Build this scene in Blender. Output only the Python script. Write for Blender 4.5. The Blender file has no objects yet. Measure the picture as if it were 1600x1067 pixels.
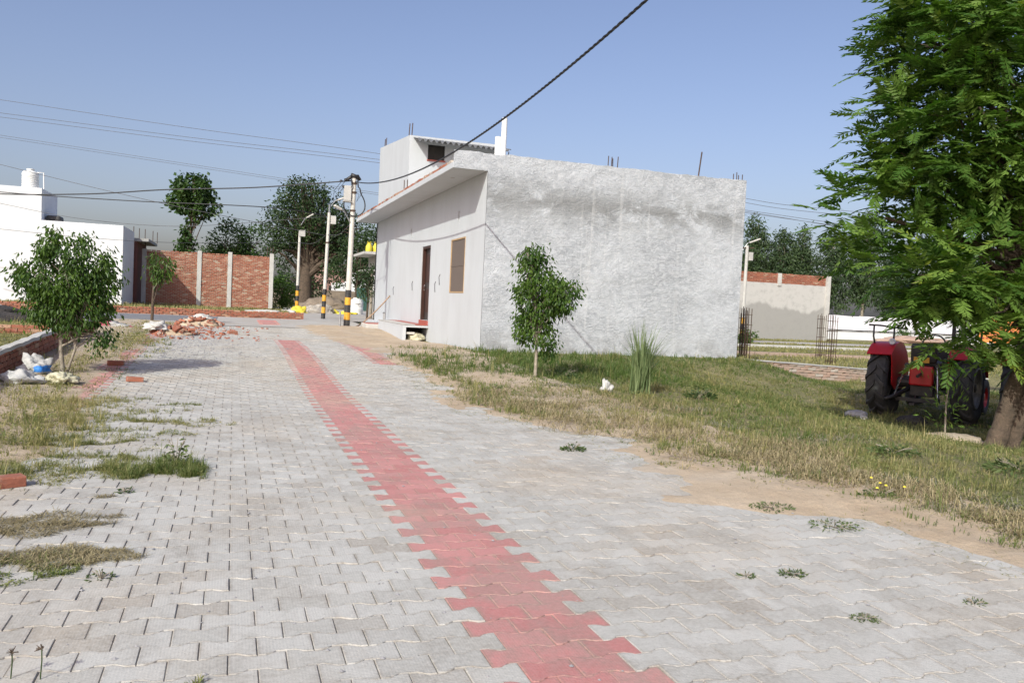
import bpy, bmesh, math, random
import numpy as np
from mathutils import Vector, Matrix, noise as mnoise

random.seed(7)
rng = np.random.default_rng(7)
scene = bpy.context.scene
COL = scene.collection
R = math.radians

# ------------------------------------------------------------------ camera
PITCH, ROLL, YAW, CAM_H = math.atan(57.5 / 1300.0), R(2.69), R(18.6), 1.3
Z = Vector((0, 0, 1))
F0 = Vector((math.sin(YAW), math.cos(YAW), 0))
R0 = Vector((math.cos(YAW), -math.sin(YAW), 0))
FW = F0 * math.cos(PITCH) - Z * math.sin(PITCH)
U0 = F0 * math.sin(PITCH) + Z * math.cos(PITCH)
RT = R0 * math.cos(ROLL) + U0 * math.sin(ROLL)
UP = -R0 * math.sin(ROLL) + U0 * math.cos(ROLL)
cam_data = bpy.data.cameras.new('camera')
cam = bpy.data.objects.new('camera', cam_data)
COL.objects.link(cam)
m = Matrix((RT, UP, -FW)).transposed().to_4x4()
m.translation = (0, 0, CAM_H)
cam.matrix_world = m
cam_data.sensor_width = 36
cam_data.lens = 1300 / 1600 * 36
cam_data.clip_start = 0.05
cam_data.clip_end = 3000
scene.camera = cam

# ------------------------------------------------------------------ sky, sun, exposure
SUN_AZ, SUN_EL = 41.0, 35.0           # the light travels towards +x +y and down
world = bpy.data.worlds.new('World')
scene.world = world
world.use_nodes = True
wn = world.node_tree.nodes
wl = world.node_tree.links
sky = wn.new('ShaderNodeTexSky')
sky.sky_type = 'NISHITA'
sky.sun_disc = False
sky.sun_elevation = R(SUN_EL)
sky.sun_rotation = R(SUN_AZ + 180)
sky.altitude = 200
sky.air_density = 1.0
sky.dust_density = 4.0
sky.ozone_density = 1.0
bg = wn['Background']
bg.inputs['Strength'].default_value = 0.15
tint = wn.new('ShaderNodeMix'); tint.data_type = 'RGBA'; tint.blend_type = 'MULTIPLY'
tint.inputs[0].default_value = 1.0; tint.inputs[7].default_value = (1.0, 0.935, 1.03, 1)   # hazy, slightly lavender air
wl.new(sky.outputs['Color'], tint.inputs[6]); wl.new(tint.outputs[2], bg.inputs['Color'])

sun_data = bpy.data.lights.new('sun', 'SUN')
sun_data.energy = 4.0
sun_data.angle = R(0.53)
sun_data.color = (0.96, 0.985, 0.88)
sun = bpy.data.objects.new('sun', sun_data)
COL.objects.link(sun)
LDIR = Vector((math.sin(R(SUN_AZ)) * math.cos(R(SUN_EL)), math.cos(R(SUN_AZ)) * math.cos(R(SUN_EL)), -math.sin(R(SUN_EL))))
sun.rotation_euler = LDIR.to_track_quat('-Z', 'Y').to_euler()
sun.location = (-20, -20, 30)
scene.view_settings.view_transform = 'Standard'
scene.view_settings.look = 'None'
scene.view_settings.exposure = 0.07
scene.view_settings.gamma = 1.0
scene.view_settings.use_curve_mapping = False
scene.cycles.use_denoising = True
scene.cycles.max_bounces = 6
scene.cycles.transparent_max_bounces = 8

# ------------------------------------------------------------------ helpers
def ss(a, b, x):
    t = np.clip((np.asarray(x, dtype=float) - a) / (b - a), 0, 1)
    return t * t * (3 - 2 * t)

def tz(x, y):
    """height of the land"""
    x = np.asarray(x, dtype=float); y = np.asarray(y, dtype=float)
    base = 0.2 * ss(10, 18.5, y) + 0.12 * ss(20, 45, y) * (1 - ss(10, 20, x))
    dip = -0.45 * ss(6.5, 11.5, x) * ss(3, 9, y) * (1 - ss(14, 18.5, y))
    fall = -0.3 * ss(12.5, 15, x) * ss(14, 18.5, y)
    dip2 = -0.24 * ss(12.2, 13.6, x) * ss(14, 17.5, y) * (1 - ss(18.4, 18.9, y))
    door = -0.13 * np.exp(-((y - 23.6) / 2.4) ** 2) * np.exp(-((x - 4.7) / 1.5) ** 2)
    return base + dip + fall + dip2 + door

def tzf(x, y):
    return float(tz(x, y))

def vnoise(x, y, s=1.0, o=0.0):
    x = np.asarray(x, dtype=float); y = np.asarray(y, dtype=float)
    sh = x.shape
    out = np.array([mnoise.noise((a * s + o, b * s - o, o * 0.37)) for a, b in zip(x.ravel(), y.ravel())])
    return out.reshape(sh)

BASE = {}

def link(o):
    COL.objects.link(o)
    return o

def tag(o, label=None, cat=None, group=None, kind=None):
    if label: o['label'] = label
    if cat: o['category'] = cat
    if group: o['group'] = group
    if kind: o['kind'] = kind
    return o

def thing(name, label, cat, loc, group=None, rotz=0.0, local=False):
    o = link(bpy.data.objects.new(name, None))
    o.location = loc
    o.rotation_euler = (0, 0, rotz)
    o.empty_display_size = 0.2
    BASE[o] = Vector((0, 0, 0)) if local else Vector(loc)
    return tag(o, label, cat, group)

def mesh_obj(name, me, parent=None, base=None):
    o = link(bpy.data.objects.new(name, me))
    if parent is not None:
        o.parent = parent
        BASE[o] = BASE[parent]
    else:
        BASE[o] = Vector(base) if base is not None else Vector((0, 0, 0))
        o.location = BASE[o]
    return o

class MB:
    def __init__(self):
        self.v = []; self.f = []; self.m = []
    def add(self, vs, fs, mi=0):
        n = len(self.v)
        self.v.extend([tuple(p) for p in vs])
        self.f.extend([tuple(i + n for i in f) for f in fs])
        self.m.extend([mi] * len(fs))
        return self
    def box(self, x0, y0, z0, x1, y1, z1, mi=0):
        vs = [(x0, y0, z0), (x1, y0, z0), (x1, y1, z0), (x0, y1, z0), (x0, y0, z1), (x1, y0, z1), (x1, y1, z1), (x0, y1, z1)]
        return self.add(vs, [(3, 2, 1, 0), (4, 5, 6, 7), (0, 1, 5, 4), (1, 2, 6, 5), (2, 3, 7, 6), (3, 0, 4, 7)], mi)
    def obox(self, c, size, rot=None, mi=0):
        hx, hy, hz = size[0] / 2, size[1] / 2, size[2] / 2
        vs = [Vector((sx * hx, sy * hy, sz * hz)) for sz in (-1, 1) for sx, sy in ((-1, -1), (1, -1), (1, 1), (-1, 1))]
        c = Vector(c)
        vs = [(rot @ p if rot is not None else p) + c for p in vs]
        return self.add(vs, [(3, 2, 1, 0), (4, 5, 6, 7), (0, 1, 5, 4), (1, 2, 6, 5), (2, 3, 7, 6), (3, 0, 4, 7)], mi)
    def tube(self, pts, rad, n=8, mi=0, cap=True):
        pts = [Vector(p) for p in pts]
        if not hasattr(rad, '__len__'): rad = [rad] * len(pts)
        vs = []; fs = []
        up = None
        for i, p in enumerate(pts):
            d = (pts[min(i + 1, len(pts) - 1)] - pts[max(i - 1, 0)])
            d = d.normalized() if d.length > 1e-9 else Vector((0, 0, 1))
            if up is None:
                up = Vector((0, 0, 1)) if abs(d.z) < 0.9 else Vector((1, 0, 0))
            a = d.cross(up)
            if a.length < 1e-6: a = d.cross(Vector((0.3, 1, 0.2)))
            a.normalize(); b = d.cross(a).normalized()
            up = -b if False else up
            for k in range(n):
                t = 2 * math.pi * k / n
                vs.append(p + (a * math.cos(t) + b * math.sin(t)) * rad[i])
        for i in range(len(pts) - 1):
            for k in range(n):
                k2 = (k + 1) % n
                fs.append((i * n + k, i * n + k2, (i + 1) * n + k2, (i + 1) * n + k))
        if cap:
            fs.append(tuple(range(n - 1, -1, -1)))
            fs.append(tuple((len(pts) - 1) * n + k for k in range(n)))
        return self.add(vs, fs, mi)
    def lathe(self, prof, c, n=20, axis='z', mi=0):
        vs = []; fs = []
        c = Vector(c)
        for r, h in prof:
            for k in range(n):
                t = 2 * math.pi * k / n
                if axis == 'z': p = Vector((r * math.cos(t), r * math.sin(t), h))
                elif axis == 'y': p = Vector((r * math.cos(t), h, r * math.sin(t)))
                else: p = Vector((h, r * math.cos(t), r * math.sin(t)))
                vs.append(p + c)
        for i in range(len(prof) - 1):
            for k in range(n):
                k2 = (k + 1) % n
                fs.append((i * n + k, i * n + k2, (i + 1) * n + k2, (i + 1) * n + k))
        return self.add(vs, fs, mi)
    def prism(self, poly, axis, a, b, mi=0):
        """extrude a 2-D polygon along an axis between a and b"""
        n = len(poly)
        def mk(p, h):
            if axis == 'y': return (p[0], h, p[1])
            if axis == 'x': return (h, p[0], p[1])
            return (p[0], p[1], h)
        vs = [mk(p, a) for p in poly] + [mk(p, b) for p in poly]
        fs = [tuple(range(n - 1, -1, -1)), tuple(range(n, 2 * n))]
        for k in range(n):
            k2 = (k + 1) % n
            fs.append((k, k2, n + k2, n + k))
        return self.add(vs, fs, mi)
    def mesh(self, name, mats, off=Vector((0, 0, 0)), smooth=False):
        me = bpy.data.meshes.new(name)
        me.from_pydata([(p[0] - off.x, p[1] - off.y, p[2] - off.z) for p in self.v], [], self.f)
        if not isinstance(mats, (list, tuple)): mats = [mats]
        for mt in mats: me.materials.append(mt)
        if len(mats) > 1: me.polygons.foreach_set('material_index', self.m)
        bm = bmesh.new(); bm.from_mesh(me)
        bmesh.ops.recalc_face_normals(bm, faces=bm.faces)
        bm.to_mesh(me); bm.free()
        if smooth:
            me.polygons.foreach_set('use_smooth', [True] * len(me.polygons))
            if smooth == 'auto' and hasattr(me, 'set_sharp_from_angle'):
                me.set_sharp_from_angle(angle=R(40))
        me.update()
        return me
    def build(self, name, mats, parent=None, base=None, smooth=False, bevel=0.0):
        if parent is None and base is None:
            a = np.array(self.v)
            base = Vector((float((a[:, 0].min() + a[:, 0].max()) / 2), float((a[:, 1].min() + a[:, 1].max()) / 2), float(a[:, 2].min())))
        off = BASE[parent] if parent is not None else Vector(base)
        o = mesh_obj(name, self.mesh(name, mats, off, smooth), parent, base)
        if bevel:
            b = o.modifiers.new('bevel', 'BEVEL'); b.width = bevel; b.segments = 2; b.limit_method = 'ANGLE'; b.angle_limit = R(50)
        return o

def fast_mesh(name, verts, faces, mats, attr=None, smooth=False, mi=None):
    """verts (N,3), faces (M,k) arrays; attr: per-face float called tint"""
    me = bpy.data.meshes.new(name)
    verts = np.ascontiguousarray(verts, dtype=np.float32); faces = np.ascontiguousarray(faces, dtype=np.int32)
    k = faces.shape[1]
    me.vertices.add(len(verts)); me.vertices.foreach_set('co', verts.ravel())
    me.loops.add(faces.size); me.loops.foreach_set('vertex_index', faces.ravel())
    me.polygons.add(len(faces)); me.polygons.foreach_set('loop_start', np.arange(0, faces.size, k, dtype=np.int32))
    if mi is not None: me.polygons.foreach_set('material_index', np.asarray(mi, dtype=np.int32))
    me.polygons.foreach_set('use_smooth', np.full(len(faces), bool(smooth)))
    if not isinstance(mats, (list, tuple)): mats = [mats]
    for mt in mats: me.materials.append(mt)
    if attr is not None:
        a = me.attributes.new('tint', 'FLOAT', 'FACE')
        a.data.foreach_set('value', np.asarray(attr, dtype=np.float32))
    me.update(calc_edges=True)
    me.validate()
    return me

# ------------------------------------------------------------------ materials
class NT:
    def __init__(self, name):
        self.mat = bpy.data.materials.new(name)
        self.mat.use_nodes = True
        self.t = self.mat.node_tree
        self.p = self.t.nodes['Principled BSDF']
        self.out = self.t.nodes['Material Output']
    def n(self, kind, **kw):
        nd = self.t.nodes.new(kind)
        for k, v in kw.items(): setattr(nd, k, v)
        return nd
    def l(self, a, b): self.t.links.new(a, b)
    def set(self, nd, **kw):
        for k, v in kw.items(): nd.inputs[k.replace('_', ' ')].default_value = v
    def pos(self):
        return self.n('ShaderNodeNewGeometry').outputs['Position']
    def obj(self):
        return self.n('ShaderNodeTexCoord').outputs['Object']
    def scaled(self, vec, s):
        mp = self.n('ShaderNodeMapping'); mp.inputs['Scale'].default_value = s
        self.l(vec, mp.inputs['Vector']); return mp.outputs['Vector']
    def noise(self, vec, scale, detail=4.0, rough=0.55, dist=0.0):
        nd = self.n('ShaderNodeTexNoise')
        nd.inputs['Scale'].default_value = scale; nd.inputs['Detail'].default_value = detail
        nd.inputs['Roughness'].default_value = rough; nd.inputs['Distortion'].default_value = dist
        self.l(vec, nd.inputs['Vector']); return nd.outputs['Fac']
    def ramp(self, fac, a, b, ca=(0, 0, 0, 1), cb=(1, 1, 1, 1)):
        nd = self.n('ShaderNodeValToRGB')
        nd.color_ramp.elements[0].position = a; nd.color_ramp.elements[1].position = b
        nd.color_ramp.elements[0].color = ca; nd.color_ramp.elements[1].color = cb
        self.l(fac, nd.inputs['Fac']); return nd.outputs['Color']
    def mix(self, fac, a, b, mode='MIX'):
        nd = self.n('ShaderNodeMix', data_type='RGBA', blend_type=mode)
        for s, v in ((0, fac), (6, a), (7, b)):
            if hasattr(v, 'is_linked') or hasattr(v, 'links'): self.l(v, nd.inputs[s])
            elif s == 0: nd.inputs[0].default_value = v
            else: nd.inputs[s].default_value = (*v[:3], 1)
        return nd.outputs[2]
    def math(self, op, a, b=0.0, clamp=False):
        nd = self.n('ShaderNodeMath', operation=op); nd.use_clamp = clamp
        for s, v in ((0, a), (1, b)):
            if hasattr(v, 'links'): self.l(v, nd.inputs[s])
            else: nd.inputs[s].default_value = v
        return nd.outputs[0]
    def attr(self, nm):
        return self.n('ShaderNodeAttribute', attribute_name=nm).outputs['Fac']
    def rnd(self):
        return self.n('ShaderNodeObjectInfo').outputs['Random']
    def col(self, c):
        self.l(c, self.p.inputs['Base Color'])
    def bump(self, h, strength=0.4, dist=0.01, prev=None):
        nd = self.n('ShaderNodeBump'); nd.inputs['Strength'].default_value = strength; nd.inputs['Distance'].default_value = dist
        self.l(h, nd.inputs['Height'])
        if prev is not None: self.l(prev, nd.inputs['Normal'])
        self.l(nd.outputs['Normal'], self.p.inputs['Normal']); return nd.outputs['Normal']

def simple(name, c1, c2=None, rough=0.7, scale=6.0, bump=0.0, bscale=40.0, metal=0.0, dist=0.01, spec=None):
    t = NT(name)
    t.p.inputs['Roughness'].default_value = rough; t.p.inputs['Metallic'].default_value = metal
    if spec is not None: t.p.inputs['Specular IOR Level'].default_value = spec
    v = t.pos()
    if c2 is None: c2 = tuple(x * 0.8 for x in c1)
    t.col(t.mix(t.ramp(t.noise(v, scale, 6, 0.65), 0.35, 0.65), c1, c2))
    if bump: t.bump(t.noise(v, bscale, 5, 0.6), bump, dist)
    return t.mat

M = {}
def paver_mat(name, c1, c2, cd, pale):
    t = NT(name); t.p.inputs['Roughness'].default_value = 0.85
    v = t.pos()
    r = t.math('FRACT', t.math('ADD', t.attr('tint'), t.rnd()))
    base = t.mix(r, c1, c2)
    # a few pavers of another shade
    odd = t.ramp(r, 0.90, 0.98); base = t.mix(t.math('MULTIPLY', odd, 0.5), base, cd)
    # soil and dust lying in uneven patches
    big = t.noise(v, 0.55, 5, 0.62, 0.6)
    base = t.mix(t.math('MULTIPLY', t.ramp(big, 0.50, 0.68), 0.6), base, (0.47, 0.385, 0.285))
    mid = t.noise(t.scaled(v, (1.0, 0.6, 1.0)), 2.6, 6, 0.7, 0.4)
    base = t.mix(t.math('MULTIPLY', t.ramp(mid, 0.48, 0.66), 0.55), base, (0.24, 0.215, 0.18))
    blot = t.noise(v, 0.9, 8, 0.75, 1.0)
    base = t.mix(t.math('MULTIPLY', t.ramp(blot, 0.52, 0.60), 0.42), base, (0.28, 0.25, 0.21))
    # grime gathered along the joints
    ed = t.math('POWER', t.attr('edge'), 1.6)
    ed = t.math('MULTIPLY', ed, t.ramp(t.noise(v, 6.5, 6, 0.75, 0.5), 0.38, 0.62))
    base = t.mix(t.math('MULTIPLY', ed, 0.75), base, (0.25, 0.215, 0.175))
    fine = t.noise(v, 45, 3, 0.7)
    base = t.mix(t.math('MULTIPLY', t.ramp(fine, 0.38, 0.70), 0.42), base, pale)
    sp = t.noise(v, 190, 2, 0.5)
    base = t.mix(t.math('MULTIPLY', t.ramp(sp, 0.60, 0.68), 0.5), base, (0.2, 0.18, 0.16))
    t.col(base)
    w = t.n('ShaderNodeTexWave', wave_type='BANDS', bands_direction='Y'); w.inputs['Scale'].default_value = 26; w.inputs['Distortion'].default_value = 0.6; w.inputs['Detail'].default_value = 1
    t.l(v, w.inputs['Vector'])
    w2 = t.n('ShaderNodeTexWave', wave_type='BANDS', bands_direction='X'); w2.inputs['Scale'].default_value = 26; w2.inputs['Distortion'].default_value = 0.6
    t.l(v, w2.inputs['Vector'])
    ribs = t.math('MULTIPLY', w.outputs['Fac'], t.math('ADD', t.math('MULTIPLY', w2.outputs['Fac'], 0.5), 0.5))
    nb = t.bump(ribs, 0.28, 0.003)
    t.bump(t.noise(v, 120, 4, 0.7), 0.35, 0.003, nb)
    return t.mat
M['paver'] = paver_mat('paver_concrete_grey', (0.49, 0.48, 0.45), (0.395, 0.385, 0.355), (0.32, 0.27, 0.215), (0.60, 0.58, 0.545))
M['paver_red'] = paver_mat('paver_concrete_red', (0.52, 0.235, 0.22), (0.42, 0.16, 0.15), (0.48, 0.33, 0.29), (0.58, 0.31, 0.29))

t = NT('joint_sand'); v = t.pos(); t.p.inputs['Roughness'].default_value = 0.95
t.col(t.mix(t.ramp(t.noise(v, 3, 6, 0.7), 0.35, 0.65), (0.36, 0.325, 0.275), (0.22, 0.195, 0.165))); t.bump(t.noise(v, 150, 4, 0.7), 0.6, 0.006); M['joint'] = t.mat

t = NT('soil'); v = t.pos(); t.p.inputs['Roughness'].default_value = 0.95
c = t.mix(t.ramp(t.noise(v, 1.3, 7, 0.68), 0.35, 0.68), (0.50, 0.40, 0.29), (0.36, 0.275, 0.19))
c = t.mix(t.math('MULTIPLY', t.ramp(t.noise(v, 60, 3, 0.6), 0.55, 0.72), 0.4), c, (0.24, 0.19, 0.14))
c = t.mix(t.math('MULTIPLY', t.ramp(t.noise(v, 0.5, 5, 0.6), 0.5, 0.66), 0.45), c, (0.46, 0.42, 0.37))
t.col(c); nb = t.bump(t.noise(v, 9, 6, 0.7), 0.6, 0.03); t.bump(t.noise(v, 90, 4, 0.7), 0.6, 0.008, nb); M['soil'] = t.mat

t = NT('field_ground'); v = t.pos(); t.p.inputs['Roughness'].default_value = 0.95
c = t.mix(t.ramp(t.noise(v, 0.9, 7, 0.7), 0.38, 0.62), (0.17, 0.16, 0.06), (0.33, 0.27, 0.145))
c = t.mix(t.ramp(t.noise(v, 0.16, 5, 0.6), 0.4, 0.62), c, (0.13, 0.145, 0.045))
c = t.mix(t.math('MULTIPLY', t.ramp(t.noise(v, 14, 4, 0.7), 0.45, 0.62), 0.5), c, (0.32, 0.27, 0.16))
t.col(c); nb = t.bump(t.noise(v, 6, 6, 0.75), 0.8, 0.08); t.bump(t.noise(v, 40, 5, 0.75), 0.8, 0.03, nb); M['field'] = t.mat

t = NT('dusty_concrete'); v = t.pos(); t.p.inputs['Roughness'].default_value = 0.9
c = t.mix(t.ramp(t.noise(v, 0.7, 7, 0.65), 0.36, 0.66), (0.43, 0.42, 0.40), (0.36, 0.32, 0.275))
c = t.mix(t.math('MULTIPLY', t.ramp(t.noise(v, 7, 5, 0.7), 0.5, 0.66), 0.35), c, (0.28, 0.26, 0.24))
t.col(c); t.bump(t.noise(v, 30, 5, 0.7), 0.4, 0.01); M['dusty'] = t.mat
M['darker'] = simple('dark_concrete', (0.16, 0.165, 0.18), (0.2, 0.2, 0.205), 0.8, 1.5, 0.3, 30)

# smooth white plaster of the house front
t = NT('white_plaster'); v = t.pos(); t.p.inputs['Roughness'].default_value = 0.8
c = t.mix(t.ramp(t.noise(t.scaled(v, (1, 1, 0.35)), 1.6, 7, 0.7), 0.42, 0.72), (0.505, 0.53, 0.555), (0.46, 0.48, 0.50))
c = t.mix(t.math('MULTIPLY', t.ramp(t.noise(t.scaled(v, (5, 5, 0.5)), 2.2, 6, 0.7), 0.62, 0.78), 0.18), c, (0.46, 0.45, 0.44))
t.col(c); nb = t.bump(t.noise(v, 3.5, 5, 0.6), 0.2, 0.02); t.bump(t.noise(v, 45, 4, 0.6), 0.18, 0.004, nb); M['plaster'] = t.mat

# rough whitewashed cement of the side wall
t = NT('rough_whitewash'); v = t.pos(); t.p.inputs['Roughness'].default_value = 0.9
sx = t.n('ShaderNodeSeparateXYZ'); t.l(v, sx.inputs[0])
n1 = t.noise(t.scaled(v, (1, 1, 1.25)), 0.75, 9, 0.68, 0.9)
n2 = t.noise(t.scaled(v, (1, 1, 1.6)), 7, 6, 0.72, 1.2)
c = t.mix(t.ramp(n1, 0.40, 0.60), (0.50, 0.525, 0.56), (0.35, 0.37, 0.40))
c = t.mix(t.math('MULTIPLY', t.ramp(n2, 0.46, 0.58), 0.6), c, (0.58, 0.60, 0.63))
n4 = t.noise(t.scaled(v, (1, 1, 1.9)), 16, 5, 0.7, 1.6)
c = t.mix(t.math('MULTIPLY', t.ramp(n4, 0.54, 0.66), 0.28), c, (0.33, 0.345, 0.365))
# worn band of bare cement below the parapet
zb = t.math('MULTIPLY', t.math('SUBTRACT', 1.0, t.math('MULTIPLY', t.math('ABSOLUTE', t.math('SUBTRACT', sx.outputs['Z'], 3.72)), 1.5), True),
            t.ramp(t.noise(t.scaled(v, (0.7, 1, 1.3)), 1.5, 8, 0.75, 0.8), 0.40, 0.52))
c = t.mix(t.math('MULTIPLY', zb, 0.85), c, (0.22, 0.225, 0.225))
# damp foot of the wall
zf = t.math('SUBTRACT', 1.0, t.math('MULTIPLY', t.math('SUBTRACT', sx.outputs['Z'], 0.15), 1.6), True)
c = t.mix(t.math('MULTIPLY', t.math('MULTIPLY', zf, t.ramp(t.noise(v, 1.6, 7, 0.7), 0.46, 0.6)), 0.85), c, (0.25, 0.25, 0.25))
# vertical whitewash runs
st = t.ramp(t.noise(t.scaled(v, (3.4, 1, 0.14)), 1.3, 5, 0.6, 0.25), 0.60, 0.68)
c = t.mix(t.math('MULTIPLY', st, 0.3), c, (0.70, 0.70, 0.705))
t.col(c)
nb = t.bump(t.noise(t.scaled(v, (1, 1, 1.5)), 7, 8, 0.74, 1.2), 0.75, 0.045)
t.bump(t.noise(t.scaled(v, (1, 1, 1.3)), 22, 6, 0.7, 0.6), 0.7, 0.016, nb); M['whitewash'] = t.mat

t = NT('bright_white_wall'); v = t.pos(); t.p.inputs['Roughness'].default_value = 0.8
c = t.mix(t.ramp(t.noise(v, 0.8, 6, 0.65), 0.45, 0.75), (0.70, 0.71, 0.73), (0.62, 0.63, 0.645))
t.col(c); t.bump(t.noise(v, 9, 5, 0.6), 0.25, 0.02); M['white_wall'] = t.mat

def brick_mat(name, c1, c2, c3):
    t = NT(name); v = t.pos(); t.p.inputs['Roughness'].default_value = 0.9
    r = t.math('FRACT', t.math('ADD', t.attr('tint'), t.rnd()))
    c = t.mix(r, c1, c2)
    c = t.mix(t.math('MULTIPLY', t.ramp(r, 0.84, 0.92), 0.7), c, c3)
    c = t.mix(t.math('MULTIPLY', t.ramp(t.noise(v, 11, 6, 0.7), 0.5, 0.66), 0.4), c, (0.40, 0.32, 0.25))
    t.col(c); t.bump(t.noise(v, 50, 5, 0.7), 0.5, 0.01); return t.mat
M['brick'] = brick_mat('red_brick', (0.36, 0.135, 0.08), (0.25, 0.085, 0.055), (0.48, 0.31, 0.21))
M['brick_pale'] = brick_mat('weathered_brick', (0.40, 0.27, 0.21), (0.33, 0.27, 0.23), (0.46, 0.42, 0.37))
M['mortar'] = simple('mortar', (0.42, 0.33, 0.25), (0.31, 0.23, 0.18), 0.95, 5, 0.5, 60)
M['cement'] = simple('grey_cement', (0.40, 0.39, 0.37), (0.30, 0.295, 0.28), 0.9, 3, 0.4, 40)
M['cement_pale'] = simple('pale_cement', (0.53, 0.52, 0.49), (0.43, 0.42, 0.40), 0.9, 2, 0.4, 40)

t = NT('patchy_cement_render'); v = t.pos(); t.p.inputs['Roughness'].default_value = 0.9
sx = t.n('ShaderNodeSeparateXYZ'); t.l(v, sx.inputs[0])
h = t.math('ADD', sx.outputs['Z'], t.math('MULTIPLY', t.noise(t.scaled(v, (0.9, 1, 0.3)), 0.8, 3, 0.5), 2.0))
c = t.mix(t.ramp(t.math('MULTIPLY', h, 0.2), 0.56, 0.60), (0.30, 0.295, 0.28), (0.46, 0.45, 0.43))
c = t.mix(t.math('MULTIPLY', t.ramp(t.noise(v, 2.2, 7, 0.7), 0.5, 0.68), 0.5), c, (0.26, 0.255, 0.245))
t.col(c); t.bump(t.noise(v, 8, 6, 0.7), 0.4, 0.03); M['render_grey'] = t.mat

def leaf_mat(name, dark, light, trans=0.35, dry=None, rough=0.45):
    t = NT(name); t.p.inputs['Roughness'].default_value = rough
    a = t.attr('tint')
    c = t.mix(a, dark, light)
    if dry: c = t.mix(t.ramp(a, 0.90, 0.99), c, dry)
    t.col(c)
    t.p.inputs['Specular IOR Level'].default_value = 0.35
    tr = t.n('ShaderNodeBsdfTranslucent')
    t.l(t.mix(1.0, c, (1.0, 1.15, 0.5), 'MULTIPLY'), tr.inputs['Color'])
    mx = t.n('ShaderNodeMixShader'); mx.inputs[0].default_value = trans
    t.l(t.p.outputs[0], mx.inputs[1]); t.l(tr.outputs[0], mx.inputs[2]); t.l(mx.outputs[0], t.out.inputs['Surface'])
    return t.mat
M['leaf_ficus'] = leaf_mat('ficus_leaf', (0.030, 0.075, 0.012), (0.10, 0.17, 0.022), 0.3)
M['leaf_neem'] = leaf_mat('pinnate_leaf', (0.055, 0.125, 0.02), (0.20, 0.31, 0.065), 0.42, (0.25, 0.32, 0.05))
M['leaf_dark'] = leaf_mat('dark_leaf', (0.022, 0.046, 0.016), (0.058, 0.10, 0.03), 0.22)
M['leaf_mid'] = leaf_mat('mid_leaf', (0.032, 0.072, 0.02), (0.075, 0.135, 0.03), 0.28)
M['leaf_euc'] = leaf_mat('eucalyptus_leaf', (0.035, 0.065, 0.028), (0.085, 0.13, 0.05), 0.25)
M['grass'] = leaf_mat('grass_blade', (0.085, 0.135, 0.03), (0.42, 0.35, 0.17), 0.3, None, 0.6)
M['grass_tall'] = leaf_mat('tall_grass_blade', (0.11, 0.17, 0.07), (0.30, 0.36, 0.18), 0.3, None, 0.5)
M['dry'] = leaf_mat('dry_straw', (0.20, 0.16, 0.09), (0.40, 0.34, 0.20), 0.2, None, 0.8)
M['weed'] = leaf_mat('weed_leaf', (0.05, 0.085, 0.025), (0.15, 0.19, 0.07), 0.25)
M['grey_weed'] = leaf_mat('grey_dry_weed', (0.15, 0.145, 0.11), (0.33, 0.31, 0.25), 0.2, None, 0.8)
M['bark'] = simple('bark', (0.125, 0.09, 0.065), (0.06, 0.045, 0.033), 0.95, 7, 0.9, 30, dist=0.03)
M['bark_pale'] = simple('pale_bark', (0.34, 0.30, 0.24), (0.2, 0.17, 0.13), 0.9, 12, 0.5, 50)
M['white_paint'] = simple('white_paint', (0.62, 0.60, 0.55), (0.48, 0.46, 0.42), 0.6, 5, 0.2, 40)
M['black_paint'] = simple('black_paint', (0.02, 0.02, 0.022), (0.05, 0.047, 0.045), 0.55, 8)
M['yellow_paint'] = simple('yellow_paint', (0.72, 0.37, 0.03), (0.58, 0.29, 0.03), 0.55, 8)
M['cable'] = simple('black_cable', (0.012, 0.012, 0.014), (0.025, 0.025, 0.027), 0.5, 20)
M['wire'] = simple('grey_wire', (0.07, 0.07, 0.08), (0.1, 0.1, 0.11), 0.5, 20)
M['steel'] = simple('rusty_steel', (0.06, 0.045, 0.038), (0.11, 0.06, 0.036), 0.75, 25, metal=0.3)
M['metal_grey'] = simple('grey_metal', (0.38, 0.39, 0.40), (0.26, 0.27, 0.28), 0.45, 10, metal=0.6)
M['pvc'] = simple('white_plastic', (0.80, 0.80, 0.80), (0.72, 0.72, 0.71), 0.4, 4)
M['tank'] = simple('tank_plastic', (0.78, 0.79, 0.77), (0.68, 0.68, 0.66), 0.45, 3)
M['dark_hole'] = simple('dark_interior', (0.03, 0.028, 0.026), (0.045, 0.04, 0.036), 0.9, 5)
M['wood_dark'] = simple('dark_wood', (0.060, 0.022, 0.014), (0.035, 0.015, 0.011), 0.45, 4)
M['door_leaf'] = simple('door_leaf_dark', (0.055, 0.048, 0.046), (0.04, 0.034, 0.033), 0.4, 4)
M['wood_frame'] = simple('window_frame_wood', (0.46, 0.31, 0.16), (0.36, 0.24, 0.13), 0.6, 10)
M['mesh_brown'] = simple('window_mesh_brown', (0.145, 0.115, 0.098), (0.12, 0.095, 0.08), 0.7, 90, 0.3, 200)
M['tile_red'] = simple('red_tile', (0.40, 0.10, 0.07), (0.33, 0.085, 0.065), 0.5, 6)
M['sheet'] = simple('corrugated_sheet', (0.24, 0.245, 0.25), (0.16, 0.16, 0.16), 0.55, 5, metal=0.4)
M['brown_wall'] = simple('brown_brick_wall', (0.17, 0.06, 0.045), (0.12, 0.045, 0.038), 0.9, 3, 0.5, 12)
M['sack_white'] = simple('white_sack', (0.56, 0.55, 0.53), (0.42, 0.41, 0.39), 0.7, 9, 0.6, 22, dist=0.02)
M['sack_blue'] = simple('blue_print', (0.03, 0.20, 0.62), (0.05, 0.26, 0.66), 0.6, 9, 0.4, 22, dist=0.02)
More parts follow.
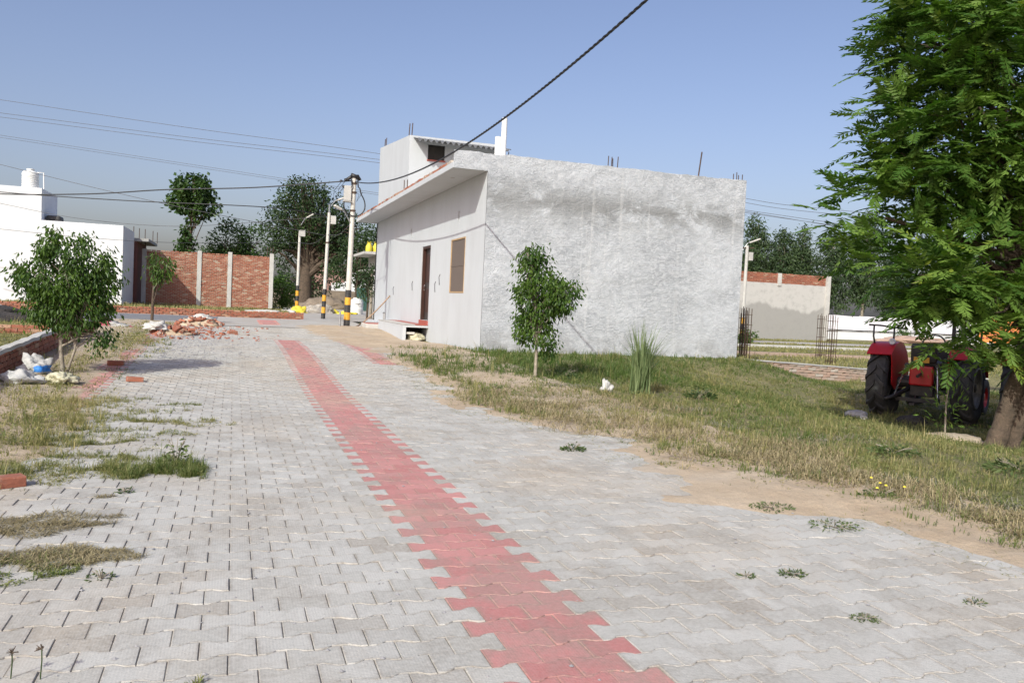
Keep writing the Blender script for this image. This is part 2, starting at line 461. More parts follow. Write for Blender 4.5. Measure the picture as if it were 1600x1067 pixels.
M['sack_cream'] = simple('cream_sack', (0.58, 0.55, 0.40), (0.46, 0.43, 0.30), 0.7, 9, 0.6, 22, dist=0.02)
M['sack_yellow'] = simple('yellow_sack', (0.75, 0.62, 0.05), (0.62, 0.50, 0.06), 0.6, 5, 0.5, 15, dist=0.03)
M['sack_pink'] = simple('magenta_cloth', (0.45, 0.06, 0.14), (0.32, 0.05, 0.10), 0.8, 8, 0.5, 20)
M['stone'] = simple('grey_stone', (0.34, 0.33, 0.34), (0.26, 0.255, 0.26), 0.9, 12, 0.5, 40)
M['gravel'] = simple('gravel', (0.46, 0.42, 0.37), (0.32, 0.29, 0.25), 0.95, 6, 0.9, 25, dist=0.05)
M['debris'] = simple('dark_debris', (0.03, 0.027, 0.026), (0.06, 0.05, 0.043), 0.95, 3, 0.9, 12, dist=0.08)  # old debris, darkened further to carry the shade on the left heaps
M['white_sheet'] = simple('white_fabric', (0.80, 0.79, 0.84), (0.72, 0.71, 0.76), 0.8, 2, 0.3, 6)
M['red_paint'] = simple('tractor_red', (0.50, 0.012, 0.018), (0.40, 0.014, 0.016), 0.32, 3)
M['rubber'] = simple('tyre_rubber', (0.030, 0.031, 0.034), (0.055, 0.053, 0.05), 0.75, 6, 0.3, 40)
M['iron'] = simple('dark_iron', (0.035, 0.034, 0.034), (0.06, 0.055, 0.05), 0.5, 9, metal=0.5)
M['chrome'] = simple('bright_metal', (0.65, 0.66, 0.68), (0.5, 0.5, 0.52), 0.25, 9, metal=0.9)
M['lamp_glass'] = simple('lamp_glass', (0.7, 0.7, 0.72), (0.6, 0.6, 0.62), 0.15, 9)
M['orange_board'] = simple('orange_board', (0.70, 0.26, 0.05), (0.62, 0.22, 0.05), 0.6, 4)
M['board_ink'] = simple('board_ink', (0.30, 0.05, 0.03), (0.26, 0.05, 0.03), 0.6, 4)
M['teal'] = simple('green_fence', (0.02, 0.07, 0.06), (0.03, 0.09, 0.075), 0.7, 3)
M['yellow_flower'] = simple('yellow_flower', (0.75, 0.62, 0.04), (0.65, 0.5, 0.03), 0.6, 9)
M['mud_wall'] = simple('mud_wall', (0.26, 0.21, 0.16), (0.17, 0.135, 0.105), 0.95, 1.5, 0.7, 8, dist=0.06)
M['pink_wall'] = simple('far_brick_house', (0.33, 0.20, 0.17), (0.27, 0.16, 0.135), 0.9, 1.5)

# ------------------------------------------------------------------ ground and road
def grid_mesh(xs, ys, zf):
    xx, yy = np.meshgrid(xs, ys)
    zz = zf(xx, yy)
    v = np.stack([xx.ravel(), yy.ravel(), zz.ravel()], 1)
    nx, ny = len(xs), len(ys)
    i = np.arange(nx * ny).reshape(ny, nx)
    f = np.stack([i[:-1, :-1].ravel(), i[:-1, 1:].ravel(), i[1:, 1:].ravel(), i[1:, :-1].ravel()], 1)
    return v, f

RX0, RX1 = -1.95, 4.5
EDGE_R = np.array([(0, 4.6), (2, 4.5), (3.5, 4.28), (4.6, 4.2), (5.4, 3.7), (5.8, 3.75), (6.1, 3.35), (7.5, 3.85), (8.5, 3.2), (10.2, 2.75), (12, 3.0), (13, 3.15), (14.8, 2.95), (17, 3.0), (20, 2.6), (27, 2.2), (34, 2.2)])
EDGE_L = np.array([(0, -2.0), (4, -1.75), (6.4, -1.5), (7.3, -1.35), (9.1, -1.45), (10.7, -1.75), (12, -1.88), (14.4, -1.9), (16.5, -1.58), (24, -1.95), (28, -1.6), (34, -1.6)])
def edge_r(y): return np.interp(y, EDGE_R[:, 0], EDGE_R[:, 1])
def edge_l(y): return np.interp(y, EDGE_L[:, 0], EDGE_L[:, 1])

gx = np.concatenate([np.linspace(-900, -60, 15), np.linspace(-50, -12, 14), np.linspace(-10, 24, 70), np.linspace(26, 80, 20), np.linspace(100, 1000, 15)])
gy = np.concatenate([np.linspace(-60, -6, 8), np.linspace(-4, 40, 90), np.linspace(42, 100, 18), np.linspace(120, 1800, 20)])
def gz(x, y):
    z = tz(x, y) - 0.012
    inroad = (x > RX0 - 1.2) & (x < RX1 + 0.45) & (y > -3) & (y < 36)
    return np.where(inroad, tz(x, y) - 0.09, z)
v, f = grid_mesh(gx, gy, gz)
o = mesh_obj('ground', fast_mesh('ground', v, f, M['field'], smooth=True)); tag(o, kind='structure')

# sand bed that shows in the joints
v, f = grid_mesh(np.linspace(RX0, RX1, 30), np.linspace(-2, 28, 140), lambda x, y: tz(x, y) - 0.0055)
road = mesh_obj('paved_road', fast_mesh('paved_road', v, f, M['joint'], smooth=True)); tag(road, kind='structure')

# verge soil creeping over the road edges
def soil_r(x, y):
    e = edge_r(y) - 0.75 * np.exp(-((y - 4.9) / 0.75) ** 2)
    n = vnoise(x, y, 1.3, 3.1) * 0.6 + vnoise(x, y, 4.0, 9.2) * 0.28 + vnoise(x, y, 11, 1.4) * 0.12
    d = x - e + n * 0.75
    h = -0.03 + 0.045 * ss(-0.6, 0.25, d) + 0.035 * ss(0.1, 0.9, d) + vnoise(x, y, 6, 5.5) * 0.014 * ss(-.3, .5, d) + vnoise(x, y, 16, 2.5) * 0.008 * ss(-.3, .6, d)
    drop = ss(0, 0.6, 5.6 - x) * 1.0
    return tz(x, y) + h * drop + (1 - drop) * (-0.06)
v, f = grid_mesh(np.linspace(1.9, 5.75, 90), np.linspace(0.5, 29.5, 520), soil_r)
o = mesh_obj('soil_verge', fast_mesh('soil_verge', v, f, M['soil'], smooth=True)); tag(o, kind='structure')
def soil_l(x, y):
    e = edge_l(y)
    n = vnoise(x, y, 1.5, 13.1) * 0.5 + vnoise(x, y, 4.5, 19.2) * 0.25
    d = e - x + n * 0.6
    h = -0.03 + 0.045 * ss(-0.5, 0.25, d) + 0.05 * ss(0.1, 0.9, d) + vnoise(x, y, 6, 5.5) * 0.008 * ss(-.3, .5, d)
    return tz(x, y) + h
v, f = grid_mesh(np.linspace(-3.4, -0.6, 64), np.linspace(0.5, 28.2, 400), soil_l)
o = mesh_obj('soil_path_edge', fast_mesh('soil_path_edge', v, f, M['soil'], smooth=True)); tag(o, kind='structure')

# cross street and the way on past the house, dusty concrete
v, f = grid_mesh(np.linspace(-60, 4.7, 90), np.linspace(27.6, 35.0, 16), lambda x, y: tz(x, y) + 0.004)
o = mesh_obj('cross_street', fast_mesh('cross_street', v, f, M['dusty'], smooth=True)); tag(o, kind='structure')
v, f = grid_mesh(np.linspace(2.6, 9.0, 14), np.linspace(34.9, 62, 30), lambda x, y: tz(x, y) + 0.008)
o = mesh_obj('lane', fast_mesh('lane', v, f, M['dusty'], smooth=True)); tag(o, kind='structure')
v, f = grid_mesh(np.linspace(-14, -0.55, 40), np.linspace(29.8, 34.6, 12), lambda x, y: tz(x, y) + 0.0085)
o = mesh_obj('dark_pavement', fast_mesh('dark_pavement', v, f, M['darker'], smooth=True)); tag(o, kind='structure')  # strip of darker grey concrete laid over the cross street

# pavers: dumbbell blocks in running bond
PL, PP = 0.2, 0.14
outl = [(-.1, .0825), (-.074, .0825), (-.052, .073), (-.034, .0585), (.034, .0585), (.052, .073), (.074, .0825), (.1, .0825)]
outl = [(x, y - 0.001) for x, y in outl]
outl = np.array(outl + [(-x, -y) for x, y in outl])[::-1]
NO = len(outl)
def paver_template():
    full = outl * np.array([(0.1 - 0.0014) / 0.1, (0.0825 - 0.0009) / 0.0825])
    top = outl * np.array([(0.1 - 0.0040) / 0.1, (0.0825 - 0.0032) / 0.0825])
    inn = top * np.array([0.80, 0.72])
    v = np.concatenate([np.c_[top, np.zeros(NO)], np.c_[full, np.full(NO, -0.004)], np.c_[full, np.full(NO, -0.03)], np.c_[inn, np.zeros(NO)]])
    return v
PT = paver_template()
ring = []
for k in range(NO):
    k2 = (k + 1) % NO
    ring += [(k, NO + k, NO + k2, k2), (NO + k, 2 * NO + k, 2 * NO + k2, NO + k2), (3 * NO + k, k, k2, 3 * NO + k2)]
ring = np.array(ring)
# top as quads: strip between the two long sides
half = NO // 2
tq = np.array([(i, i + 1, NO - 2 - i, NO - 1 - i) for i in range(half - 1)]) + 3 * NO
EDGE_A = np.r_[np.full(3 * NO, 1.0), np.zeros(NO)].astype(np.float32)
PF = np.concatenate([tq, ring])[:, ::-1]
pm = {}
for nm in ('paver', 'paver_red'):
    me = fast_mesh(nm, PT, PF, M[nm])
    bm = bmesh.new(); bm.from_mesh(me); bmesh.ops.recalc_face_normals(bm, faces=bm.faces)
    if sum(fc.normal.z for fc in bm.faces) < 0: bmesh.ops.reverse_faces(bm, faces=bm.faces)
    bm.to_mesh(me); bm.free()
    ea = me.attributes.new('edge', 'FLOAT', 'POINT'); ea.data.foreach_set('value', EDGE_A)
    pm[nm] = me
PF = np.array([tuple(p.vertices) for p in pm['paver'].polygons])
pav = []
for r in range(int(28.0 / PP)):
    y = -0.5 + r * PP
    off = 0.0 if r % 2 == 0 else 0.1
    for k in range(-16, 18):
        x = 1.02 + off + k * PL
        if x < RX0 + .1 or x > RX1 - .1: continue
        ax = abs(x - 1.22)
        red = ax < 0.25 and y < 20.6 or x > 4.14 or x < -1.52 or (2.45 < x < 2.9 and 14.8 < y < 21)
        pav.append((x, y, red))
pv = np.array([(p[0], p[1]) for p in pav])
pz = tz(pv[:, 0], pv[:, 1])
C0 = np.array([0, 0, CAM_H])
d3 = np.c_[pv, pz] - C0
dep = d3 @ np.array(FW); sx_ = d3 @ np.array(RT) / np.maximum(dep, .01); sy_ = d3 @ np.array(UP) / np.maximum(dep, .01)
inside = (dep > 0.5) & (np.abs(sx_) < 0.64) & (np.abs(sy_) < 0.45)
order = np.argsort(np.where(inside, dep, 1e9))
near = set(order[:300].tolist())
bv, bf, bt, bmi = [], [], [], []
nb_ = 0
for i, (x, y, red) in enumerate(pav):
    z = pz[i] + float(np.clip(rng.normal(0, 0.0015), -0.002, 0.004)) - (0.002 if rng.random() < 0.05 else 0)
    ax, ay = rng.normal(0, 0.009), rng.normal(0, 0.007)
    sgn = 1 if rng.random() < 0.5 else -1
    if rng.random() < 0.006 and not red and i in near: red = False
    if i in near:
        o = link(bpy.data.objects.new('paver', pm['paver_red' if red else 'paver']))
        o.parent = road
        o.location = (x, y, z); o.rotation_euler = (ax, ay, rng.normal(0, 0.006) + (0 if sgn > 0 else math.pi))
    else:
        a = rng.normal(0, 0.006)
        p = PT * [sgn, sgn, 1]
        q = np.c_[p[:, 0] - a * p[:, 1] + x, p[:, 1] + a * p[:, 0] + y, p[:, 2] + p[:, 1] * ax - p[:, 0] * ay + z]
        bv.append(q); bf.append(PF + nb_); nb_ += len(PT)
        bt.append(np.full(len(PF), rng.random())); bmi.append(np.full(len(PF), 1 if red else 0))
o = mesh_obj('pavers', fast_mesh('pavers', np.concatenate(bv), np.concatenate(bf), [M['paver'], M['paver_red']], np.concatenate(bt), mi=np.concatenate(bmi)), road)
ea = o.data.attributes.new('edge', 'FLOAT', 'POINT'); ea.data.foreach_set('value', np.tile(EDGE_A, len(bv)))
o['kind'] = 'stuff'
# red pavers laid across the far street
pv2 = MB()
for (x, y) in [(0.95 + i * .2 + (j % 2) * .1, 29.2 + j * .14) for j in range(28) for i in range(3)] + []:
    pv2.box(x - .098, y - .068, tzf(x, y), x + .098, y + .068, tzf(x, y) + 0.012)
o = pv2.build('pavers', M['paver_red'], road); o['kind'] = 'stuff'

# ------------------------------------------------------------------ bricks
def brick_mesh(name, l, w, h, mat, jit=0.003):
    b = MB(); b.box(-l / 2, -w / 2, -h / 2, l / 2, w / 2, h / 2)
    me = b.mesh(name, mat)
    bm = bmesh.new(); bm.from_mesh(me)
    bmesh.ops.bevel(bm, geom=bm.edges[:], offset=0.005, segments=1, affect='EDGES')
    for vv in bm.verts: vv.co += Vector((random.uniform(-jit, jit), random.uniform(-jit, jit), random.uniform(-jit, jit)))
    bm.to_mesh(me); bm.free(); return me
BRICK = [brick_mesh('brick', 0.228, 0.108, 0.068, M['brick'], 0.004) for _ in range(4)]
BRICKP = [brick_mesh('brick', 0.228, 0.108, 0.068, M['brick_pale'], 0.006) for _ in range(4)]

def put_brick(parent, x, y, z, rot, meshes=None, scale=1.0):
    o = link(bpy.data.objects.new('brick', random.choice(meshes or BRICK)))
    o.parent = parent
    o.location = Vector((x, y, z)) - BASE[parent]
    o.rotation_euler = rot if hasattr(rot, '__len__') else (0, 0, rot)
    if scale != 1.0: o.scale = (scale, scale, scale) if not hasattr(scale, '__len__') else scale
    return o

def brick_course_wall(parent, p0, p1, zbase, courses, meshes=None, skip=0.0, zf=None, ch=0.077):
    p0 = Vector(p0); p1 = Vector(p1); d = p1 - p0; L = d.length; d.normalize(); ang = math.atan2(d.y, d.x)
    for c in range(courses):
        s = 0.12 if c % 2 == 0 else 0.0
        while s < L - 0.08:
            if random.random() >= skip:
                p = p0 + d * s
                z = (zf(p.x, p.y) if zf else zbase) + (c + 0.5) * ch
                nx, ny = -d.y, d.x; o_ = random.gauss(0, 0.004)
                put_brick(parent, p.x + nx * o_, p.y + ny * o_, z, (random.gauss(0, .01), random.gauss(0, .012), ang + random.gauss(0, .012)), meshes)
            s += 0.24

def brick_field(x0, x1, y, z0, z1, depth=0.11, sgn=-1, holes=0.004, ragged=True):
    """a brick wall face along x as joined bricks; returns arrays for one mesh"""
    V, Fc, T = [], [], []
    n = 0
    c = 0; z = z0
    cube = np.array([(0, 0, 0), (1, 0, 0), (1, 1, 0), (0, 1, 0), (0, 0, 1), (1, 0, 1), (1, 1, 1), (0, 1, 1)], float)
    cf = np.array([(3, 2, 1, 0), (4, 5, 6, 7), (0, 1, 5, 4), (1, 2, 6, 5), (2, 3, 7, 6), (3, 0, 4, 7)])
    while z < z1:
        s = x0 - (0.115 if c % 2 else 0)
        while s < x1:
            a, b = max(s, x0), min(s + 0.23, x1)
            if b - a > 0.05 and random.random() > holes:
                o_ = random.gauss(0, 0.009)
                h = 0.060 + random.gauss(0, .004)
                q = cube * [b - a - 0.022, depth, h] + [a + .007, y - depth / 2 + o_, z + random.gauss(0, .004)]
                V.append(q); Fc.append(cf + n); n += 8; T.append(np.full(6, random.random()))
            s += 0.24
        z += 0.078; c += 1
    return np.concatenate(V), np.concatenate(Fc), np.concatenate(T)

def brick_field_obj(parent, mat, *a, **k):
    v, f, t_ = brick_field(*a, **k)
    v = v - np.array(BASE[parent])
    o = mesh_obj('bricks', fast_mesh('bricks', v, f, mat, t_), parent)
    o['kind'] = 'stuff'
    return o

# ------------------------------------------------------------------ the white house
HX0, HX1, HY0, HY1 = 5.44, 12.33, 18.46, 34.1
SOF, SLT, PAR = 4.33, 4.47, 4.73

def wall_holes_x(mb, X, y0, y1, z0, z1, holes, thick, mi=0):
    """wall in the plane x = X (outside towards -x) with rectangular openings and their jambs"""
    ys = sorted({y0, y1, *[h[0] for h in holes], *[h[1] for h in holes]})
    zs = sorted({z0, z1, *[h[2] for h in holes], *[h[3] for h in holes]})
    for a, b in zip(ys[:-1], ys[1:]):
        for c, d in zip(zs[:-1], zs[1:]):
            if any(h[0] <= a and b <= h[1] and h[2] <= c and d <= h[3] for h in holes): continue
            mb.add([(X, a, c), (X, b, c), (X, b, d), (X, a, d)], [(0, 3, 2, 1)], mi)
    for (a, b, c, d) in holes:
        x2 = X + thick
        mb.add([(X, a, c), (X, b, c), (x2, b, c), (x2, a, c)], [(0, 1, 2, 3)], mi)
        mb.add([(X, a, d), (X, b, d), (x2, b, d), (x2, a, d)], [(3, 2, 1, 0)], mi)
        mb.add([(X, a, c), (X, a, d), (x2, a, d), (x2, a, c)], [(3, 2, 1, 0)], mi)
        mb.add([(X, b, c), (X, b, d), (x2, b, d), (x2, b, c)], [(0, 1, 2, 3)], mi)

house = thing('white_house', 'white single storey house with rough grey whitewashed side wall and a rooftop room', 'house', (HX0, HY0, 0.2))
DOOR = (24.03, 25.2, 0.71, 2.93); WIN = (20.15, 21.58, 1.53, 2.94)
V1 = (26.86, 27.02, 3.33, 3.62); V2 = (20.86, 21.0, 3.33, 3.64)
mb = MB(); wall_holes_x(mb, HX0, HY0 + 0.02, HY1, -0.3, SOF, [DOOR, WIN, V1, V2], 0.2)
mb.build('front_wall', M['plaster'], house)
mb = MB(); mb.box(HX0 + 0.22, HY0 + 0.3, -0.3, HX1 - 0.25, HY1 - 0.25, SOF - 0.1); mb.build('interior', M['dark_hole'], house)
# side wall, slightly uneven, up to the parapet and out to the slab edge
def side_wall():
    xs = np.concatenate([np.linspace(4.62, HX0, 20), np.linspace(HX0, HX1, 150)[1:]]); zs = np.concatenate([np.linspace(-0.4, SOF, 100), np.linspace(SOF, PAR, 12)[1:]])
    xx, zz = np.meshgrid(xs, zs)
    nn = np.array([mnoise.fractal((a * 1.1, b * 1.5, 4.2), 0.9, 2.0, 4) for a, b in zip(xx.ravel(), zz.ravel())]).reshape(xx.shape)
    n2 = np.array([mnoise.fractal((a * 5.5, b * 7.5, 1.2), 0.8, 2.0, 4) for a, b in zip(xx.ravel(), zz.ravel())]).reshape(xx.shape)
    yy = HY0 + nn * 0.014 + n2 * 0.006
    edge = np.clip(np.minimum.reduce([xx - np.where(zz < SOF - 1e-6, HX0, 4.62), HX1 - xx]) / 0.06, 0, 1)
    yy = HY0 * (1 - edge) + yy * edge
    zt = zz + (zz > PAR - 0.06) * (np.array([mnoise.fractal((a * 2.6, 7.7, 1.0), 0.8, 2.0, 4) for a in xs])[None, :] * 0.022)
    n, mm = len(xs), len(zs)
    i = np.arange(n * mm).reshape(mm, n)
    keep = ~((xx[:-1, :-1] < HX0 - 1e-4) & (zz[:-1, :-1] < SOF - 1e-4))
    f = np.stack([i[:-1, :-1], i[:-1, 1:], i[1:, 1:], i[1:, :-1]], -1)[keep]
    return np.stack([xx.ravel(), yy.ravel(), zt.ravel()], 1), f
v, f = side_wall()
o = mesh_obj('side_wall', fast_mesh('side_wall', v - np.array(BASE[house]), f, M['whitewash'], smooth=True), house)
o['label'] = 'rough side wall of patchy grey whitewash'
mb = MB()
mb.box(HX1 - 0.23, HY0 + 0.03, -0.4, HX1 - 0.004, HY1, PAR - 0.01)
mb.box(HX0, HY1 - 0.23, -0.3, HX1 - 0.24, HY1 - 0.004, PAR - 0.02)
mb.build('rear_wall', M['plaster'], house)
mb = MB(); mb.box(4.68, HY0 + 0.012, PAR - 0.005 - 0.3, HX1, HY0 + 0.23, PAR - 0.012); mb.build('parapet', M['plaster'], house)
mb = MB(); mb.box(HX0 + .01, HY0 + 0.24, SOF + .001, HX1 - 0.24, HY1 - 0.24, SLT); mb.build('roof', M['cement_pale'], house)
slab = MB().box(4.62, HY0 + 0.02, SOF, HX0 - 0.001, HY1 + 0.1, SLT).build('canopy_slab', M['plaster'], house, bevel=0.012)
slab['label'] = 'projecting canopy slab with a rough brick course along its edge'
MB().lathe([(0.0, -0.004), (0.05, -0.004), (0.055, 0.0)], (5.0, 20.0, SOF), 14).build('light_fitting', M['cement'], slab)
y = HY0 + 0.35
while y < HY1:
    b = put_brick(slab, 4.62 + 0.068 + random.gauss(0, .008), y, SLT + 0.036 + random.gauss(0, .004), (random.gauss(0, .02), random.gauss(0, .02), math.pi / 2 + random.gauss(0, .03)), BRICK if random.random() < .55 else BRICKP)
    y += 0.243
# mortar and rubble behind the bricks
mb = MB(); mb.box(4.75, HY0 + 0.24, SLT + .001, HX0 + .2, HY1, SLT + 0.02); mb.build('slab_screed', M['cement'], slab)

# door
dr = MB()
dr.box(HX0 + 0.02, DOOR[0] + .001, DOOR[2] + .001, HX0 + 0.12, DOOR[0] + 0.07, DOOR[3] - .001)
dr.box(HX0 + 0.02, DOOR[1] - 0.07, DOOR[2] + .001, HX0 + 0.12, DOOR[1] - .001, DOOR[3] - .001)
dr.box(HX0 + 0.02, DOOR[0] + 0.07, DOOR[3] - 0.07, HX0 + 0.12, DOOR[1] - 0.07, DOOR[3] - .001)
door = dr.build('door', M['wood_dark'], house, bevel=0.004); door['label'] = 'dark brown door set deep in the front wall'
MB().box(HX0 + 0.13, DOOR[0] + 0.001, DOOR[2] + .001, HX0 + 0.17, DOOR[1] - .001, DOOR[3] - .001).build('door_leaf', M['door_leaf'], door)
p = MB()
for (a, b, c, d) in ((DOOR[0] + .16, DOOR[1] - .16, 0.95, 1.65), (DOOR[0] + .16, DOOR[1] - .16, 1.85, 2.7)): p.box(HX0 + 0.118, a, c, HX0 + 0.131, b, d)
p.build('door_panel', M['wood_dark'], door, bevel=0.004)
MB().tube([(HX0 + .115, DOOR[1] - .16, 1.6), (HX0 + .07, DOOR[1] - .16, 1.62), (HX0 + .07, DOOR[1] - .16, 1.76), (HX0 + .115, DOOR[1] - .16, 1.78)], 0.011, 6).build('door_handle', M['chrome'], door, smooth=True)
MB().box(HX0 - 0.02, DOOR[0] - 0.03, 0.56, HX0 - .003, DOOR[1] + 0.02, 0.708).build('door_sill', M['tile_red'], house)
# window: wood frame with brown mesh
wf = MB(); fw = 0.04
a, b, c, d = WIN
wf.box(HX0 - .008, a + .001, c + .001, HX0 + .05, a + fw, d - .001); wf.box(HX0 - .008, b - fw, c + .001, HX0 + .05, b - .001, d - .001)
wf.box(HX0 - .008, a + fw, c + .001, HX0 + .05, b - fw, c + fw); wf.box(HX0 - .008, a + fw, d - fw, HX0 + .05, b - fw, d - .001)
window = wf.build('window', M['wood_frame'], house, bevel=0.003); window['label'] = 'tall window closed with brown mesh in a wood frame'
MB().box(HX0 + 0.012, a + fw, c + fw, HX0 + 0.03, b - fw, d - fw).build('mesh_screen', M['mesh_brown'], window)
mb = MB(); mb.box(HX0 + 0.002, a + fw, (c + d) / 2 - .015, HX0 + .011, b - fw, (c + d) / 2 + .015); mb.build('crossbar', M['mesh_brown'], window)
for vv in (V1, V2):
    MB().box(HX0 + .14, vv[0] + .001, vv[2] + .001, HX0 + .16, vv[1] - .001, vv[3] - .001).build('vent', M['dark_hole'], house)
# scratches where wires come out of the wall
for (yy, zz) in ((26.4, 1.9), (22.7, 2.05), (23.2, 1.85), (29.7, 1.75)):
    MB().tube([(HX0 - .004, yy, zz), (HX0 - .03, yy + .03, zz - .08), (HX0 - .012, yy + .02, zz - .3)], 0.008, 5).build('wire_end', M['cable'], house)

# entrance platform, hollow below
pl = MB()
pl.box(4.68, 23.9, 0.50, HX0 - .002, 28.2, 0.57)
pl.box(4.68, 23.9, -0.2, 4.78, 28.2, 0.499)
pl.box(4.785, 24.9, -0.2, HX0 - .002, 25.0, 0.499)
platform = pl.build('entrance_platform', M['plaster'], house, bevel=0.006)
MB().box(4.665, 23.88, 0.572, HX0 - .40, 28.25, 0.588).build('screed', M['cement_pale'], platform)
MB().box(HX0 - .395, 23.88, 0.572, HX0 - .022, 28.25, 0.59).build('tile_top', M['tile_red'], platform)
MB().box(4.79, 23.96, 0.30, 5.05, 24.5, 0.36).build('shelf', M['white_paint'], platform)
MB().box(4.8, 24.84, -0.1, HX0 - .01, 24.88, 0.498).build('hollow_shade', M['dark_hole'], platform)  # near-black sheet standing in for the shade inside the hollow
MB().box(5.12, 28.21, -0.2, HX0 - .002, HY1, 0.42).build('plinth', M['plaster'], house, bevel=0.01)
gr = MB()
for i in range(4): gr.tube([(4.75, 27.35 + i * .1, 0.595), (4.75, 27.35 + i * .1, .82)], 0.018, 6)
gr.tube([(4.75, 27.3, .83), (4.75, 27.7, .83)], 0.025, 6)
gr.build('foot_scraper', M['metal_grey'], house)

# rooftop room
TX0, TX1, TY0, TY1 = 5.46, 8.5, 28.0, 34.1
room = MB()
W = (6.1, 6.68, 6.08, 6.58)
def top(y): return 6.83 + (y - TY0) / (TY1 - TY0) * 0.55
zb = SLT
room.add([(TX0, TY0, zb), (TX0, TY1, zb), (TX0, TY1, top(TY1)), (TX0, TY0, top(TY0))], [(0, 1, 2, 3)])
room.add([(TX1, TY0, zb), (TX1, TY1, zb), (TX1, TY1, top(TY1)), (TX1, TY0, top(TY0))], [(0, 1, 2, 3)])
room.add([(TX0, TY1, zb), (TX1, TY1, zb), (TX1, TY1, top(TY1)), (TX0, TY1, top(TY1))], [(0, 1, 2, 3)])
room.add([(TX0, TY0, top(TY0)), (TX1, TY0, top(TY0)), (TX1, TY1, top(TY1)), (TX0, TY1, top(TY1))], [(0, 1, 2, 3)])
xs_ = [TX0, W[0], W[1], TX1]; zs_ = [zb, W[2], W[3], top(TY0)]
for i in range(3):
    for j in range(3):
        if i == 1 and j == 1: continue
        room.add([(xs_[i], TY0, zs_[j]), (xs_[i + 1], TY0, zs_[j]), (xs_[i + 1], TY0, zs_[j + 1]), (xs_[i], TY0, zs_[j + 1])], [(0, 1, 2, 3)])
rm = room.build('rooftop_room', M['plaster'], house)
mb = MB(); mb.box(W[0] + .003, TY0 + 0.06, W[2] + .003, W[1] - .003, TY0 + 0.5, W[3] - .003); mb.build('window_opening', M['dark_hole'], rm)
mb = MB(); mb.box(W[0] - .03, TY0 - 0.03, W[2] - .05, W[1] + .03, TY0 + .05, W[2]); mb.build('window_sill', M['tile_red'], rm)
# corrugated sheet over the room's near wall
nx_ = 150
cv = []
for j, (yy, zz) in enumerate(((TY0 - 0.75, 6.58), (TY0 - .002, 6.74))):
    for i in range(nx_):
        xx = TX0 + 0.12 + i * (TX1 - TX0 + 0.2) / (nx_ - 1)
        cv.append((xx, yy, zz - (xx - TX0) * 0.012 + 0.045 * math.sin(xx * 2 * math.pi / 0.19)))
cvn = np.array(cv); cvb = cvn - [0, 0, 0.012]
cf = [(i, i + 1, nx_ + i + 1, nx_ + i) for i in range(nx_ - 1)]
mb = MB(); mb.add(cvn, cf); mb.add(cvb, [tuple(reversed(q)) for q in cf])
mb.add(list(cvn[:nx_]) + list(cvb[:nx_]), [(i, nx_ + i, nx_ + i + 1, i + 1) for i in range(nx_ - 1)])
sheet = mb.build('corrugated_sheet', M['sheet'], rm, smooth=False)
# pipes and reinforcing bars on the roof
MB().lathe([(0.0, SLT), (.085, SLT), (.085, 6.85), (0.0, 6.85)], (7.52, 24.0, 0), 14).build('vent_pipe', M['pvc'], house, smooth='auto')
MB().lathe([(0.0, SLT), (.095, SLT), (.095, 6.28), (0.0, 6.28)], (7.36, 24.05, 0), 14).build('vent_pipe', M['pvc'], house, smooth='auto')
for (x, y, z0, h) in [(8.5, 18.6, 4.6, .4), (8.58, 18.58, 4.6, .38), (8.66, 18.66, 4.6, .36), (8.74, 18.58, 4.6, .4),
                   (12.02, 18.6, 4.6, .3), (12.1, 18.56, 4.6, .34), (12.18, 18.6, 4.6, .28), (12.27, 18.58, 4.6, .3)]:
    MB().tube([(x, y, z0), (x + random.uniform(-.02, .02), y, z0 + h)], 0.011, 6).build('rebar', M['steel'], house)
MB().tube([(11.0, 18.62, 4.6), (11.08, 18.62, 5.36)], 0.017, 6).build('rod', M['steel'], house)
for (x, y, z) in [(5.6, 28.4, 6.9), (5.62, 29.0, 7.0), (5.6, 33.6, 7.3), (5.6, 33.9, 7.3)]:
    MB().tube([(x, y, z - .1), (x + .02, y, z + .42)], 0.018, 6).build('rebar', M['steel'], house)
for (x, y) in [(8.3, 27.6), (8.42, 27.5), (8.6, 27.55), (8.75, 27.6)]:
    MB().tube([(x, y, SLT), (x + .1, y, 6.55)], 0.015, 6).build('rebar', M['steel'], house)
MB().tube([(4.78, 25.1, SLT), (4.78, 25.1, 4.9)], 0.014, 6).build('rebar', M['steel'], house)
MB().tube([(4.8, 24.7, SLT), (4.8, 24.7, 4.86)], 0.014, 6).build('rebar', M['steel'], house)

# small tiled step and hose by the pole
st = thing('tiled_step', 'low cement step with red tiles on top beside the house plinth', 'step', (4.55, 28.9, tzf(4.55, 28.9)))
MB().box(4.3, 28.3, 0.1, 5.08, 29.6, 0.42).build('block', M['cement_pale'], st, bevel=0.02)
for i in range(2):
    for j in range(3): MB().box(4.36 + i * .34, 28.36 + j * .4, 0.42, 4.68 + i * .34, 28.74 + j * .4, 0.434).build('tile', M['tile_red'], st)
hs = MB(); pts = []
for i in range(14):
    a_ = i / 13; pts.append((4.15 + a_ * 1.28, 29.9 + .5 * a_, 0.25 + 1.15 * a_ ** 1.6 + .1 * math.sin(a_ * 3)))
hs.tube([(3.9, 29.2, .24), (4.05, 29.6, .23)] + pts, 0.025, 7)
tag(hs.build('hose', simple('hose_brown', (0.36, 0.24, 0.16), None, 0.6), smooth=True), 'pale brown hose rising from the ground to the house wall', 'hose')

